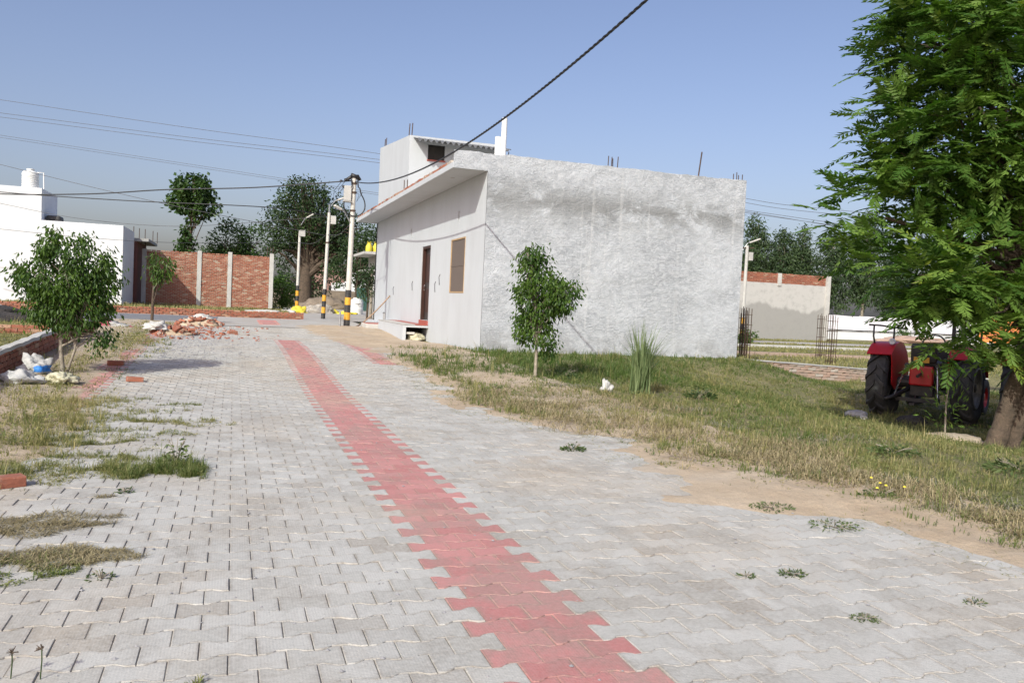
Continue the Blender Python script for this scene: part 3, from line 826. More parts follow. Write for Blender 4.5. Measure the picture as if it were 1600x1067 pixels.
# ------------------------------------------------------------------ other buildings and walls
lh = thing('white_building', 'bright white flat-roofed house with a raised left block carrying a water tank', 'house', (-5.1, 44.0, 0.3))
MB().box(-16, 44.0, 0.0, -5.1, 48.6, 4.2).build('wall', M['white_wall'], lh, bevel=0.02)
MB().box(-16, 44.02, 4.2, -8.6, 47.6, 5.68).build('upper_block', M['white_wall'], lh, bevel=0.02)
MB().box(-8.55, 44.6, 4.201, -7.9, 45.4, 4.5).build('roof_bundle', M['black_paint'], lh, bevel=0.1)
MB().box(-5.4, 43.7, 0.1, -5.02, 43.99, 0.36).build('doorstep', M['white_paint'], lh)
tk = thing('water_tank', 'white ribbed plastic water tank on the roof of the bright white house', 'tank', (-9.25, 44.8, 5.68))
prof = [(0.0, 0)]
for i in range(7):
    h = i * 0.085
    prof += [(0.36, h), (0.365, h + .03), (0.345, h + .05), (0.345, h + .075)]
prof += [(0.36, .6), (0.36, .72), (0.30, .80), (0.16, .84), (0.15, .88), (0.0, .89)]
MB().lathe([(r, h + 5.68) for r, h in prof], (-9.25, 44.8, 0), 24).build('body', M['tank'], tk, smooth='auto')
MB().lathe([(0.0, 6.57), (.17, 6.57), (.17, 6.61), (0, 6.62)], (-9.25, 44.8, 0), 18).build('lid', M['tank'], tk)
MB().tube([(-8.95, 44.7, 6.45), (-8.68, 44.7, 6.47), (-8.66, 44.7, 5.7)], 0.03, 8).build('outlet_pipe', M['pvc'], tk)
bh = thing('brown_building', 'narrow dark brown house wall squeezed behind the bright white house', 'house', (-5.1, 48.7, 0.3))
MB().box(-16, 48.62, 0.0, -5.0, 54, 3.75).build('wall', M['brown_wall'], bh)
MB().box(-5.6, 48.65, 3.75, -4.4, 54, 3.9).build('roof_slab', M['cement'], bh)
for (x, y) in ((-5.2, 49.2), (-5.05, 50.5), (-4.8, 51.0), (-4.5, 52.2), (-4.35, 53.2)):
    MB().tube([(x, y, 3.9), (x, y, 4.55)], 0.02, 5).build('rebar', M['steel'], bh)

bw = thing('brick_wall', 'tall red brick wall with grey concrete posts behind the cross street', 'wall', (-1.3, 50, 0.3))
BX = [-4.72, -1.87, -0.25, 2.02]
MB().box(-4.7, 50.0, 0.0, 2.0, 50.10, 3.3).build('mortar_core', M['mortar'], bw)
for a, b in zip(BX[:-1], BX[1:]):
    brick_field_obj(bw, M['brick'], a + .12, b - .12, 50.03, 0.2, 3.34, 0.09)
for x in BX: MB().box(x - .115, 49.93, 0.1, x + .115, 50.18, 3.42 + .02 * (x + 5)).build('post', M['cement_pale'], bw, bevel=0.012)
for x in (-4.7, 1.75, 1.9, 2.05): MB().tube([(x, 50.05, 3.4), (x + .03, 50.05, 3.95)], 0.02, 5).build('rebar', M['steel'], bw)

kb = thing('brick_kerb', 'long low brick kerb along the far side of the cross street', 'kerb', (-6, 35.4, 0.3))
MB().box(-14, 35.36, 0.2, 2.75, 35.52, 0.50).build('mortar_core', M['mortar'], kb)
brick_field_obj(kb, M['brick'], -14, 2.78, 35.36, 0.25, 0.50, 0.09, holes=0.02)

# low wall left of the road: plot enclosure
lw = thing('plot_wall', 'low brick plot wall with cement cap left of the road under the small tree', 'wall', (-2.85, 13.5, 0.05))
brick_course_wall(lw, (-2.85, 9.6, 0), (-2.85, 19.9, 0), 0, 5, zf=lambda x, y: tzf(x, y) - 0.02)
v, f = grid_mesh(np.array([-2.93, -2.915, -2.79, -2.775]), np.linspace(9.5, 20.0, 60), lambda x, y: tz(x, y) + 0.372 + 0.02 * vnoise(x, y, 3, 2) + np.where((x < -2.92) | (x > -2.78), -0.035, 0.012))
mesh_obj('cap', fast_mesh('cap', v - np.array(BASE[lw]), f, M['cement_pale'], smooth=False), lw)
MB().box(-2.885, 9.6, -.05, -2.815, 19.9, .42).build('mortar_core', M['mortar'], lw)
lw2 = thing('plot_wall', 'low orange brick cross wall of the plot left of the road', 'wall', (-5.0, 20.1, 0.1))
brick_course_wall(lw2, (-9.0, 20.1, 0), (-2.95, 20.1, 0), 0, 3, zf=lambda x, y: tzf(x, y) - 0.05)
MB().box(-9.0, 20.07, 0, -2.95, 20.13, .25).build('mortar_core', M['mortar'], lw2)

# low wall right of the house, running behind the tractors
rw = thing('boundary_wall', 'long low weathered brick wall between the lawn and the empty plots', 'wall', (15.5, 18.36, -0.2))
brick_course_wall(rw, (12.42, 18.36, 0), (20.5, 18.36, 0), 0, 5, BRICKP, zf=lambda x, y: -0.20 - 0.045 * (x - 12.4) + 0.0)
v, f = grid_mesh(np.linspace(12.38, 20.7, 50), np.array([18.28, 18.30, 18.42, 18.44]), lambda x, y: -0.20 - 0.045 * (x - 12.4) + 0.398 + .012 * vnoise(x, y, 3, 5) + np.where((y < 18.29) | (y > 18.43), -.03, 0))
mesh_obj('cap', fast_mesh('cap', v - np.array(BASE[rw]), f, M['cement'], smooth=False), rw)
MB().box(12.42, 18.325, -0.7, 20.5, 18.395, -.2).build('footing', M['mortar'], rw)

gw = thing('grey_wall', 'grey cement rendered wall topped with red brick beyond the empty plots', 'wall', (33, 44, 0))
MB().box(28.5, 44.05, -.3, 35.85, 44.25, 3.40).build('render', M['render_grey'], gw)
MB().box(28.5, 44.10, 3.40, 35.75, 44.22, 3.98).build('mortar_core', M['mortar'], gw)
brick_field_obj(gw, M['brick'], 28.5, 35.7, 44.10, 3.405, 3.98, 0.11)
for x in (32.2, 35.85): MB().box(x - .13, 43.98 if x < 33 else 43.9, 3.25 if x < 33 else -.3, x + .13, 44.28, 4.03).build('post', M['cement_pale'], gw)
ww = thing('white_boundary_wall', 'white boundary wall hung with white sheeting beyond the grey wall', 'wall', (50, 50.2, 0))
MB().box(37.5, 50.2, -.3, 75, 50.4, .56).build('wall', M['white_wall'], ww)
sv, sf = grid_mesh(np.linspace(37.5, 75, 200), np.linspace(0, 1, 6), lambda x, y: 0.6 + y * 1.03 + 0.02 * np.sin(x * 2))
sv[:, 1] = 50.15 + 0.05 * np.sin(sv[:, 0] * 3.1) * (1 - sv[:, 1]) + .02 * np.sin(sv[:, 0] * 7)
mesh_obj('sheeting', fast_mesh('sheeting', sv - np.array(BASE[ww]), sf, M['white_sheet'], smooth=True), ww)
MB().tube([(37.5, 50.1, .58), (75, 50.1, .58)], 0.03, 5).build('rope', M['black_paint'], ww)
for x in np.arange(38, 75, 3.0): MB().tube([(x, 50.3, -.2), (x, 50.3, 1.7)], 0.04, 6).build('post', M['cement'], ww)

# plot outlines and paths on the empty ground to the right
for k, (x0, y0, x1, y1, lab) in enumerate([(13, 26.5, 26, 24.4, 'nearer'), (13, 33.0, 34, 31.8, 'middle')]):
    t_ = thing('plot_kerb', 'thin pale kerb line across the empty plot, the %s one' % lab, 'kerb', (x0, y0, -.1), 'kerb lines on the empty plots')
    n = 24; mbk = MB()
    d_ = Vector((x1 - x0, y1 - y0, 0)); ang = math.atan2(d_.y, d_.x); q = Matrix.Rotation(ang, 3, 'Z')
    for i in range(n):
        p = Vector((x0, y0, 0)) + d_ * ((i + .5) / n)
        mbk.obox((p.x, p.y, tzf(p.x, p.y) + .04), (d_.length / n - .03, .22, .16), q)
    mbk.build('blocks', M['cement_pale'] if k else M['brick_pale'], t_)
v, f = grid_mesh(np.linspace(13, 40, 20), np.linspace(37.0, 40.5, 4), lambda x, y: tz(x, y) + 0.01)
o = mesh_obj('plot_path', fast_mesh('plot_path', v, f, M['dusty'], smooth=True)); tag(o, kind='structure')

# porch behind the house with yellow cans on its roof
pc = thing('porch', 'grey porch with flat roof behind the far end of the white house', 'porch', (6.6, 41.5, .3))
MB().box(5.8, 39.8, 3.38, 9.5, 43.5, 3.50).build('roof_slab', M['cement_pale'], pc)
MB().box(6.55, 40.0, .2, 9.5, 43.3, 3.375).build('wall', M['cement'], pc)
MB().lathe([(0, .2), (.07, .2), (.07, 2.6), (0, 2.6)], (6.25, 40.0, 0), 10).build('post', M['bark_pale'], pc, smooth='auto')
MB().box(5.95, 39.9, 2.6, 6.54, 42.5, 2.66).build('ledge', M['cement_pale'], pc)
MB().box(6.3, 39.96, 1.6, 6.5, 39.99, 2.4).build('window', M['pvc'], pc)
for i, (x, y) in enumerate(((6.05, 40.0), (6.4, 40.1))):
    c_ = thing('yellow_can', 'yellow plastic can on the porch roof, the %s of the pair' % ('left' if i == 0 else 'right'), 'can', (x, y, 3.5), 'yellow cans on the porch roof')
    MB().lathe([(0, 3.5), (.15, 3.5), (.165, 3.54), (.15, 3.76), (.09, 3.86), (.05, 3.89), (.05, 3.93), (0, 3.935)], (x, y, 0), 16).build('body', M['sack_yellow'], c_, smooth='auto')
    MB().tube([(x - .07, y, 3.86), (x - .08, y, 3.97), (x + .08, y, 3.97), (x + .07, y, 3.86)], 0.014, 6).build('handle', M['sack_yellow'], c_)

# far background: mud wall, houses, green fence
o = MB().box(-2, 92, 0, 22, 92.4, 1.9).build('mud_wall', M['mud_wall']); tag(o, 'long brown mud wall behind the big tree', 'wall')
for (x, y, w, h, lab, mt) in [(0.9, 105, 4.5, 3.4, 'far pinkish brick house roof beside the brick wall', 'pink_wall'), (11.5, 104, 5, 4.2, 'far pink brick house seen under the big tree', 'pink_wall')]:
    h_ = thing('far_house', lab, 'house', (x, y, .3))
    MB().box(x - w / 2, y, .2, x + w / 2, y + 6, h).build('wall', M[mt], h_)
    MB().prism([(x - w / 2 - .3, h), (x + w / 2 + .3, h), (x, h + 1.0)], 'y', y - .3, y + 6.3).build('roof', M['pink_wall'], h_)
    MB().box(x - .5, y - .03, 1.5, x + .4, y - .001, 2.6).build('window', M['dark_hole'], h_)
h_ = thing('far_white_house', 'small far white house gable seen between the lamp post and the utility pole', 'house', (13.4, 98, .3))
MB().prism([(11.2, .2), (15.4, .2), (15.4, 2.9), (14.2, 2.9), (13.4, 4.2), (12.7, 2.9), (11.2, 2.9)], 'y', 98, 103).build('wall', M['white_wall'], h_)
MB().box(14.4, 97.9, 2.0, 15.2, 97.99, 2.5).build('window', M['dark_hole'], h_)
fn = thing('green_fence', 'dark green sheet fence beside the white tank', 'fence', (11, 62, .3))
for i in range(6): MB().box(8.6 + i * .9, 62, .3, 9.46 + i * .9, 62.05, 2.0).build('panel', M['teal'], fn)

# white drum beside the utility pole
tk = thing('water_drum', 'white plastic water drum standing on the ground behind the utility pole', 'tank', (6.75, 48.5, .3))
MB().lathe([(0, .3), (.36, .3), (.38, .36), (.37, .5), (.385, .53), (.385, .7), (.37, .73), (.385, .76), (.38, 1.0), (.34, 1.14), (.24, 1.2), (0, 1.21)], (6.75, 48.5, 0), 26).build('body', M['tank'], tk, smooth='auto')
MB().lathe([(0, 1.2), (.2, 1.2), (.2, 1.27), (0, 1.28)], (6.75, 48.5, 0), 20).build('lid', M['tank'], tk)
MB().tube([(6.6, 48.15, .95), (6.75, 48.08, .92), (6.9, 48.15, .95)], 0.025, 6).build('handle', M['cement'], tk)

# ------------------------------------------------------------------ poles
def pole(name, label, x, y, h, top_dx, r0, r1, group, bands=5, bh=0.26, z0=None, mat='white_paint'):
    z0 = tzf(x, y) if z0 is None else z0
    t_ = thing(name, label, 'pole', (x, y, z0), group)
    def at(s): return Vector((x + top_dx * s, y, z0 + h * s))
    sh = MB(); n = 10
    sh.tube([at(i / n) - Vector((0, 0, .1 if i == 0 else 0)) for i in range(n + 1)], [r0 + (r1 - r0) * i / n for i in range(n + 1)], 10)
    sh.build('shaft', M[mat], t_, smooth='auto')
    for b in range(bands):
        s0, s1 = b * bh / h, (b + 1) * bh / h
        r = r0 + (r1 - r0) * s0 + .006
        MB().tube([at(s0) + Vector((0, 0, .002)), at(s1)], r, 12).build('band', M['black_paint' if b % 2 == 0 else 'yellow_paint'], t_, smooth='auto')
    return t_, at
def lamp(t_, p, d, L=0.5):
    d = Vector(d).normalized(); p = Vector(p)
    MB().tube([p - d * .35 - Vector((0, 0, .25)), p - d * .1, p], 0.022, 6).build('lamp_arm', M['metal_grey'], t_)
    q = d.to_track_quat('X', 'Z').to_matrix()
    h = MB().obox(p + d * L / 2, (L, .16, .06), q).build('lamp_head', M['white_paint'], t_, bevel=.02)
    MB().obox(p + d * L / 2 - Vector((0, 0, .036)), (L * .7, .11, .012), q).build('lens', M['lamp_glass'], h)

up, at = pole('utility_pole', 'nearest black and yellow banded utility pole with a coiled cable, beside the house canopy', 3.77, 29.4, 5.2, 0.08, .105, .075, 'roadside poles', 5)
b = at(.86); MB().box(b.x - .33, b.y - .14, b.z - .1, b.x - .09, b.y + .1, b.z + .42).build('meter_box', M['cement_pale'], up, bevel=.015)
MB().box(b.x - .36, b.y - .17, b.z - .14, b.x - .07, b.y + .12, b.z - .105).build('box_plate', M['cement'], up)
for s in (.78, .9, .96): c_ = at(s); MB().tube([c_ - Vector((0, 0, .03)), c_ + Vector((0, 0, .03))], .105, 10).build('clamp', M['steel'], up)
hd = at(.985); k_ = MB()
k_.tube([hd + Vector((-.28, -.05, -.04)), hd + Vector((-.1, 0, .1)), hd + Vector((.12, 0, .14)), hd + Vector((.2, 0, 0))], .06, 7)
k_.obox(hd + Vector((0, 0, .12)), (.26, .2, .12), Matrix.Rotation(.3, 3, 'Y'))
k_.build('cable_clamp', M['cable'], up, smooth=True)
cc = hd + Vector((.02, -.12, -.82)); pts = []
for i in range(29):
    a_ = math.pi / 2 + .35 + (2 * math.pi - .7) * i / 28
    pts.append(cc + Vector((.36 * math.cos(a_) * (1 - .15 * math.sin(a_)), .02 * math.sin(3 * a_), .44 * math.sin(a_) + (.15 if math.sin(a_) > .8 else 0))))
MB().tube([hd + Vector((-.12, -.1, .02))] + pts + [hd + Vector((.1, -.1, .02))], .022, 7).build('cable_coil', M['cable'], up, smooth=True)
for (dx, dz) in ((-.45, -.12), (-.36, -.3), (-.3, -.06)):
    MB().lathe([(0, 0), (.05, .01), (.05, .07), (0, .09)], hd + Vector((dx, 0, dz)), 8).build('insulator', M['cable'], up)
    MB().tube([hd + Vector((dx, 0, dz)), hd + Vector((dx - .22, .0, dz - .3)), hd + Vector((dx - .25, 0, dz - .75)), hd + Vector((dx - .15, 0, dz - .95)), hd + Vector((-.05, 0, dz - 1.0))], .009, 5).build('service_wire', M['cable'], up, smooth=True)
MB().tube([hd + Vector((-.1, 0, -.3)), hd + Vector((.18, -.03, -.5)), hd + Vector((.1, -.03, -.75)), hd + Vector((.22, 0, -.55)), hd + Vector((.3, 0, -.4))], .008, 5).build('service_wire', M['cable'], up, smooth=True)
c_ = at(.72); lamp(up, c_ + Vector((-.4, -.2, .3)), (-.8, -.3, .35), .3)

l1, at1 = pole('street_lamp', 'slim white banded lamp post at the street corner between the two other poles', 3.71, 36.9, 4.6, 0.1, .085, .065, 'roadside poles', 5)
b = at1(.95); MB().box(b.x + .08, b.y - .1, b.z - .25, b.x + .3, b.y + .1, b.z + .1).build('junction_box', M['cement_pale'], l1, bevel=.01)
lamp(l1, at1(1.0) + Vector((.3, 0, .55)), (.9, -.2, .4), .36)
MB().tube([at1(1.0), at1(1.0) + Vector((0, 0, .35))], .04, 7).build('cap_tube', M['metal_grey'], l1)
c_ = at1(.72); MB().tube([c_ - Vector((0, 0, .03)), c_ + Vector((0, 0, .03))], .09, 10).build('clamp', M['steel'], l1)

l2, at2 = pole('street_lamp', 'farthest and thinnest banded lamp post in front of the big tree trunk', 3.5, 50.0, 4.55, 0.03, .095, .07, 'roadside poles', 5, .3)
b = at2(.98); MB().box(b.x - .05, b.y - .12, b.z - .1, b.x + .3, b.y + .12, b.z + .25).build('junction_box', M['cement_pale'], l2)
lamp(l2, at2(1.0) + Vector((.35, 0, .9)), (.8, -.2, .5), .5)
pr, at3 = pole('utility_pole', 'banded pole with a lamp arm beside the far corner of the whitewashed wall', 23.6, 35.0, 4.7, .03, .10, .075, 'roadside poles', 4, .3, 0.0, 'cement_pale')
lamp(pr, at3(1.0) + Vector((.1, 0, .15)), (.9, -.1, .35), .6)
MB().tube([at3(.97) + Vector((-.5, 0, 0)), at3(.97) + Vector((.4, 0, .05))], .03, 6).build('cross_arm', M['steel'], pr)
b = at3(.88); MB().box(b.x + .09, b.y - .1, b.z - .15, b.x + .3, b.y + .1, b.z + .25).build('meter_box', M['cement_pale'], pr)
bs = MB().tube([(3.5, 29.1, .15), (3.5, 29.1, .78)], .035, 8).build('bollard', M['metal_grey'], smooth='auto'); tag(bs, 'short grey metal stub post at the foot of the nearest utility pole', 'post')

# ------------------------------------------------------------------ wires
def wire(name, label, pts, r, n=40, mat='wire', group='overhead wires', sag=None):
    pts = [Vector(p) for p in pts]
    out = []
    # smooth curve through the points (Catmull-Rom)
    P_ = [pts[0] * 2 - pts[1]] + pts + [pts[-1] * 2 - pts[-2]]
    seg = max(2, n // (len(pts) - 1))
    for i in range(1, len(P_) - 2):
        for k in range(seg):
            t_ = k / seg
            a0, a1, a2, a3 = P_[i - 1], P_[i], P_[i + 1], P_[i + 2]
            out.append(0.5 * ((2 * a1) + (-a0 + a2) * t_ + (2 * a0 - 5 * a1 + 4 * a2 - a3) * t_ ** 2 + (-a0 + 3 * a1 - 3 * a2 + a3) * t_ ** 3))
    out.append(pts[-1])
    o = MB().tube(out, r, 6).build(name, M[mat], smooth=True)
    return tag(o, label, 'wire', group)

def main_z(y): return 4.95 - 0.019 * (y - 9) + 0.00691 * (y - 9) * (y - 24.16)
def main_x(y): return 4.01 + (24.16 - y) * 0.0323 + 0.0025 * max(0, y - 24.16) * -6
ac = thing('twisted_cable', 'thick black twisted cable running from the nearest pole overhead past the house corner', 'cable', (3.85, 29.4, 5.3), 'overhead wires')
ys_ = np.linspace(29.35, -2.5, 520)
ctr = np.array([(3.87 + (main_x(24.0) - 3.87) * min(1, (29.35 - y) / 5.35) if y > 24 else main_x(y), y, main_z(y)) for y in ys_])
arc = np.cumsum(np.r_[0, np.linalg.norm(np.diff(ctr, axis=0), axis=1)])
for k in range(3):
    ph = arc * 2 * math.pi / 0.42 + k * 2 * math.pi / 3
    off = np.stack([np.cos(ph) * .0105, np.zeros_like(ph), np.sin(ph) * .0105], 1)
    MB().tube([Vector(p) for p in ctr + off], .0105, 6).build('strand', M['cable'], ac, smooth=True)
wire('overhead_cable', 'thick black cable from the nearest pole going left across the sky', [(3.75, 29.4, 5.32), (0.6, 30.6, 4.95), (-2.33, 31.57, 4.73), (-5.0, 32.5, 4.45), (-8.4, 33.6, 4.30), (-13, 35, 4.4)], .022, mat='cable')
wire('overhead_cable', 'black cable from the corner lamp post going left over the white house', [(3.75, 36.9, 4.75), (1.21, 34.9, 4.72), (-4, 36.2, 4.68), (-8.9, 38.01, 4.80), (-14, 39.5, 5.1)], .02, mat='cable')
wire('overhead_wire', 'thin wire sloping down from the upper left past the water tank', [(-12, 39, 6.6), (-8.94, 38.07, 5.89), (-2.76, 35.94, 4.65), (3.7, 36.9, 3.9)], .011)
wire('overhead_wire', 'slack wire drooping in front of the raised white block', [(-13, 40, 4.95), (-9.4, 38.6, 4.45), (-6.4, 38, 4.0), (-3.5, 37.4, 3.85), (-1.0, 37.0, 4.0), (3.7, 36.9, 4.72)], .010)
wire('overhead_wire', 'lower of the two thin wires crossing the white wall towards the far lamp post', [(-14, 42, 3.75), (-4.5, 43, 3.45), (3.5, 50.0, 4.3)], .011)
wire('overhead_wire', 'thin wire between the far lamp post and the corner lamp post', [(3.5, 50, 4.3), (3.7, 43, 3.9), (3.75, 36.9, 3.95)], .010)
wire('overhead_wire', 'thin wire between the corner lamp post and the nearest pole', [(3.78, 36.9, 3.95), (3.8, 33, 3.7), (3.83, 29.4, 3.9)], .010)
for i, (a, b, lab) in enumerate([((-16.39, 69.5, 14.3), (9.52, 60.65, 11.71), 'highest'), ((-16.36, 69.43, 13.35), (9.54, 60.62, 11.29), 'second'), ((-16.3, 69.4, 13.05), (9.5, 60.6, 11.05), 'third')]):
    a = Vector(a); b = Vector(b); d_ = b - a
    wire('power_line', 'very thin far power line high on the left, %s from the top' % lab, [a - d_ * .3, a, a + d_ * .5 - Vector((0, 0, .08)), b, b + d_ * .8 - Vector((0, 0, .3)), b + d_ * 1.9 - Vector((0, 0, 1.0))], .016)
for i in range(2):
    a = Vector((-16.31, 69.34 + i * .3, 11.75 - .12 * i)); b = Vector((2.58, 62.89 + i * .3, 9.65 - .1 * i)); d_ = b - a
    wire('power_line', 'faint looped far wire below the power lines on the left, %s of the pair' % ('upper' if i == 0 else 'lower'), [a - d_ * .3, a, a + d_ * .5, b, b + d_ * .5], .013)
for i, (zz, lab) in enumerate([(0, 'upper'), (-.3, 'lower')]):
    wire('power_line', 'thin far power line right of the house, the %s one' % lab, [(20, 58, 11.6 + zz), (33.0, 52.5, 9.9 + zz), (40, 50, 9.2 + zz), (60, 43, 8.5 + zz)], .016)

# ------------------------------------------------------------------ tractors
def tyre(r, w, lugs, lug_h, side):
    """tyre about the y axis, with chevron lugs"""
    mb = MB(); hw = w / 2; ri = r * 0.56
    prof = [(ri, -hw * .7), (r * .75, -hw * 1.0), (r * .92, -hw * .96), (r - .005, -hw * .72), (r, 0), (r - .005, hw * .72), (r * .92, hw * .96), (r * .75, hw * 1.0), (ri, hw * .7)]
    mb.lathe(prof, (0, 0, 0), 40, 'y')
    for k in range(lugs):
        a0 = 2 * math.pi * k / lugs
        for s in (-1, 1):
            aa = a0 + (math.pi / lugs if s > 0 else 0)
            pts = []
            for (yy, da, rr) in ((0.0, 0.0, r), (hw * .45 * s, .16, r), (hw * .9 * s, .27, r * .965), (hw * 1.02 * s, .31, r * .87)):
                for (dw, dr) in ((-.045, 0), (.045, 0), (.03, lug_h), (-.03, lug_h)):
                    ang = aa + da + dw / r * (1.0)
                    q = rr - .015 + dr
                    pts.append((q * math.cos(ang), yy, q * math.sin(ang)))
            fs = []
            for i in range(3):
                for j in range(4):
                    j2 = (j + 1) % 4; fs.append((i * 4 + j, i * 4 + j2, (i + 1) * 4 + j2, (i + 1) * 4 + j))
            fs += [(0, 1, 2, 3), (12, 13, 14, 15)]
            mb.add(pts, fs)
    return mb
def shift(mb, d):
    mb.v = [(p[0] + d[0], p[1] + d[1], p[2] + d[2]) for p in mb.v]; return mb

def make_tractor(label):
    t_ = thing('tractor', label, 'tractor', (0, 0, 0), 'parked red tractors', local=True)
    RR, RW = .64, .36
    for s in (1, -1):
        w_ = shift(tyre(RR, RW, 15, .06, s), (0, s * .70, RR)).build('rear_wheel', M['rubber'], t_, smooth='auto')
        MB().lathe([(0, .02 * s), (.12, .02 * s), (.13, -.06 * s), (.30, -.10 * s), (.345, .0), (.37, .11 * s), (.37, .13 * s), (.35, .13 * s)], (0, s * .74, RR), 26, 'y').build('rim', M['metal_grey'], w_, smooth='auto')
        hub = MB().lathe([(0, .09 * s), (.07, .08 * s), (.09, 0)], (0, s * .76, RR), 14, 'y').build('hub', M['iron'], w_, smooth='auto')
    for s in (1, -1):
        w_ = shift(tyre(.36, .17, 16, .012, s), (1.85, s * .62, .36)).build('front_wheel', M['rubber'], t_, smooth='auto')
        MB().lathe([(0, .05 * s), (.07, .05 * s), (.16, -.02 * s), (.19, .05 * s), (.2, .07 * s)], (1.85, s * .62, .36), 18, 'y').build('rim', M['red_paint'], w_, smooth='auto')
    # axle and gearbox
    b = MB(); b.tube([(0, -.6, .64), (0, .6, .64)], .09, 12); b.box(-.22, -.2, .42, .9, .2, .92); b.box(.9, -.17, .45, 2.05, .17, .8)
    b.tube([(1.85, -.55, .4), (1.85, .55, .4)], .05, 8); b.box(1.75, -.1, .38, 1.95, .1, .6)
    b.build('chassis', M['iron'], t_, bevel=.015)
    # hood
    hood = MB(); prof = [(-.3, .8), (-.31, 1.05), (-.26, 1.2), (-.15, 1.27), (.15, 1.27), (.26, 1.2), (.31, 1.05), (.3, .8)]
    xs = [.78, 1.2, 1.9, 2.2, 2.28]; sc = [1, 1, .97, .9, .8]; vs = []; fs = []
    for x, k in zip(xs, sc):
        for (yy, zz) in prof: vs.append((x, yy * k, .8 + (zz - .8) * (k if x > 2 else 1) - (x - .78) * .03))
    n = len(prof)
    for i in range(len(xs) - 1):
        for j in range(n - 1): fs.append((i * n + j, i * n + j + 1, (i + 1) * n + j + 1, (i + 1) * n + j))
    fs.append(tuple(range(n))); fs.append(tuple((len(xs) - 1) * n + j for j in range(n)))
    hood.add(vs, fs); hd_ = hood.build('hood', M['red_paint'], t_, smooth='auto')
    MB().box(2.262, -.2, .86, 2.292, .2, 1.1).build('grille', M['black_paint'], hd_)
    MB().tube([(1.5, -.12, 1.2), (1.5, -.12, 1.75), (1.46, -.12, 1.85)], .035, 8).build('exhaust', M['iron'], hd_)
    # dashboard, steering wheel
    MB().box(.62, -.24, .9, .8, .24, 1.28).build('dashboard', M['black_paint'], t_, bevel=.03)
    stw = MB(); pts = [Vector((.48 + .07 * math.sin(a), .2 * math.cos(a), 1.36 + .18 * math.sin(a))) for a in np.linspace(0, 2 * math.pi, 22)]
    stw.tube(pts, .015, 6, cap=False); stw.tube([(.48, -.2, 1.36), (.48, .2, 1.36)], .012, 5); stw.tube([(.48, 0, 1.36), (.66, 0, 1.2)], .02, 6)
    stw.build('steering_wheel', M['black_paint'], t_, smooth=True)
    MB().box(.1, -.42, .72, .75, .42, .75).build('footplate', M['iron'], t_)
    seat = MB(); seat.obox((.02, 0, 1.02), (.42, .46, .09), Matrix.Rotation(-.08, 3, 'Y')); seat.obox((-.2, 0, 1.2), (.08, .44, .34), Matrix.Rotation(-.15, 3, 'Y'))
    seat.build('seat', M['black_paint'], t_, bevel=.035)
    MB().box(-.1, -.12, .9, .12, .12, .98).build('seat_base', M['iron'], t_)
    # fenders: inner plate, curved top and flat outer apron
    for s in (1, -1):
        fd = MB()
        inner = s * .47; outer = s * .90; rf = .745
        angs = np.linspace(R(14), R(136), 16)
        arc_ = [(rf * math.cos(a), RR + rf * math.sin(a)) for a in angs]
        for th, (ya, yb) in ((0, (inner, outer)),):
            vs = [(x, ya, z) for x, z in arc_] + [(x, yb, z - .01) for x, z in arc_]
            n = len(arc_)
            fd.add(vs, [(i, i + 1, n + i + 1, n + i) for i in range(n - 1)])
            vs2 = [(x * .975, ya, RR + (z - RR) * .975) for x, z in arc_] + [(x * .975, yb, RR + (z - RR) * .975 - .01) for x, z in arc_]
            fd.add(vs2, [(n + i, n + i + 1, i + 1, i) for i in range(n - 1)])
            fd.add([vs[n + i] for i in range(n)] + [(x, yb - s * .004, z - .035) for x, z in arc_], [(i, i + 1, n + i + 1, n + i) for i in range(n - 1)])
        low = [(-.46, 1.0), (-.40, .62), (-.2, .5), (.4, .5), (.6, .62)]
        poly = arc_ + low
        fd.prism(poly, 'y', inner - .008, inner + .008)
        f_ = fd.build('fender', M['red_paint'], t_, smooth='auto')
        MB().lathe([(0, .0), (.05, -.005), (.062, .02), (.05, .07), (0, .08)], (-.36, s * .52, 1.39), 14, 'x').build('fender_lamp', M['lamp_glass'], f_, smooth='auto')
        MB().box(-.36, s * .66 - .05, 1.22, -.33, s * .66 + .05, 1.29).build('tail_lamp', M['tile_red'], f_)
        hr = MB(); z0 = 1.34
        hr.tube([(-.22, s * .86, z0), (-.18, s * .9, z0 + .13), (-.18, s * .9, z0 + .33)], .017, 7)
        hr.tube([(.05, s * .6, z0), (.05, s * .6, z0 + .3)], .017, 7)
        hr.tube([(-.22, s * .98, z0 + .34), (-.1, s * .8, z0 + .335), (.05, s * .6, z0 + .31), (.2, s * .4, z0 + .29)], .017, 7)
        hr.build('handrail', M['black_paint'], f_, smooth=True)
    # rear linkage
    for s in (1, -1):
        MB().tube([(-.15, s * .22, .55), (-.6, s * .36, .42), (-.92, s * .42, .38)], [.045, .04, .03], 8).build('lower_link', M['iron'], t_, smooth=True)
        MB().tube([(-.3, s * .26, .98), (-.6, s * .36, .44)], .016, 7).build('lift_rod', M['chrome'], t_)
        MB().tube([(-.1, s * .22, .95), (-.32, s * .26, .99)], .035, 7).build('lift_arm', M['iron'], t_)
    MB().tube([(-.2, 0, .85), (-.55, 0, .8)], .03, 7).build('top_link', M['iron'], t_)
    db = MB(); db.box(-.5, -.36, .34, -.42, .36, .40); db.box(-.85, -.04, .3, -.1, .04, .34); db.build('drawbar', M['iron'], t_)
    MB().box(-.33, -.2, .62, -.22, .2, .98).build('rear_housing', M['red_paint'], t_, bevel=.03)
    MB().box(-.36, -.13, 1.04, -.33, .13, 1.14).build('number_plate', M['yellow_paint'], t_)
    return t_

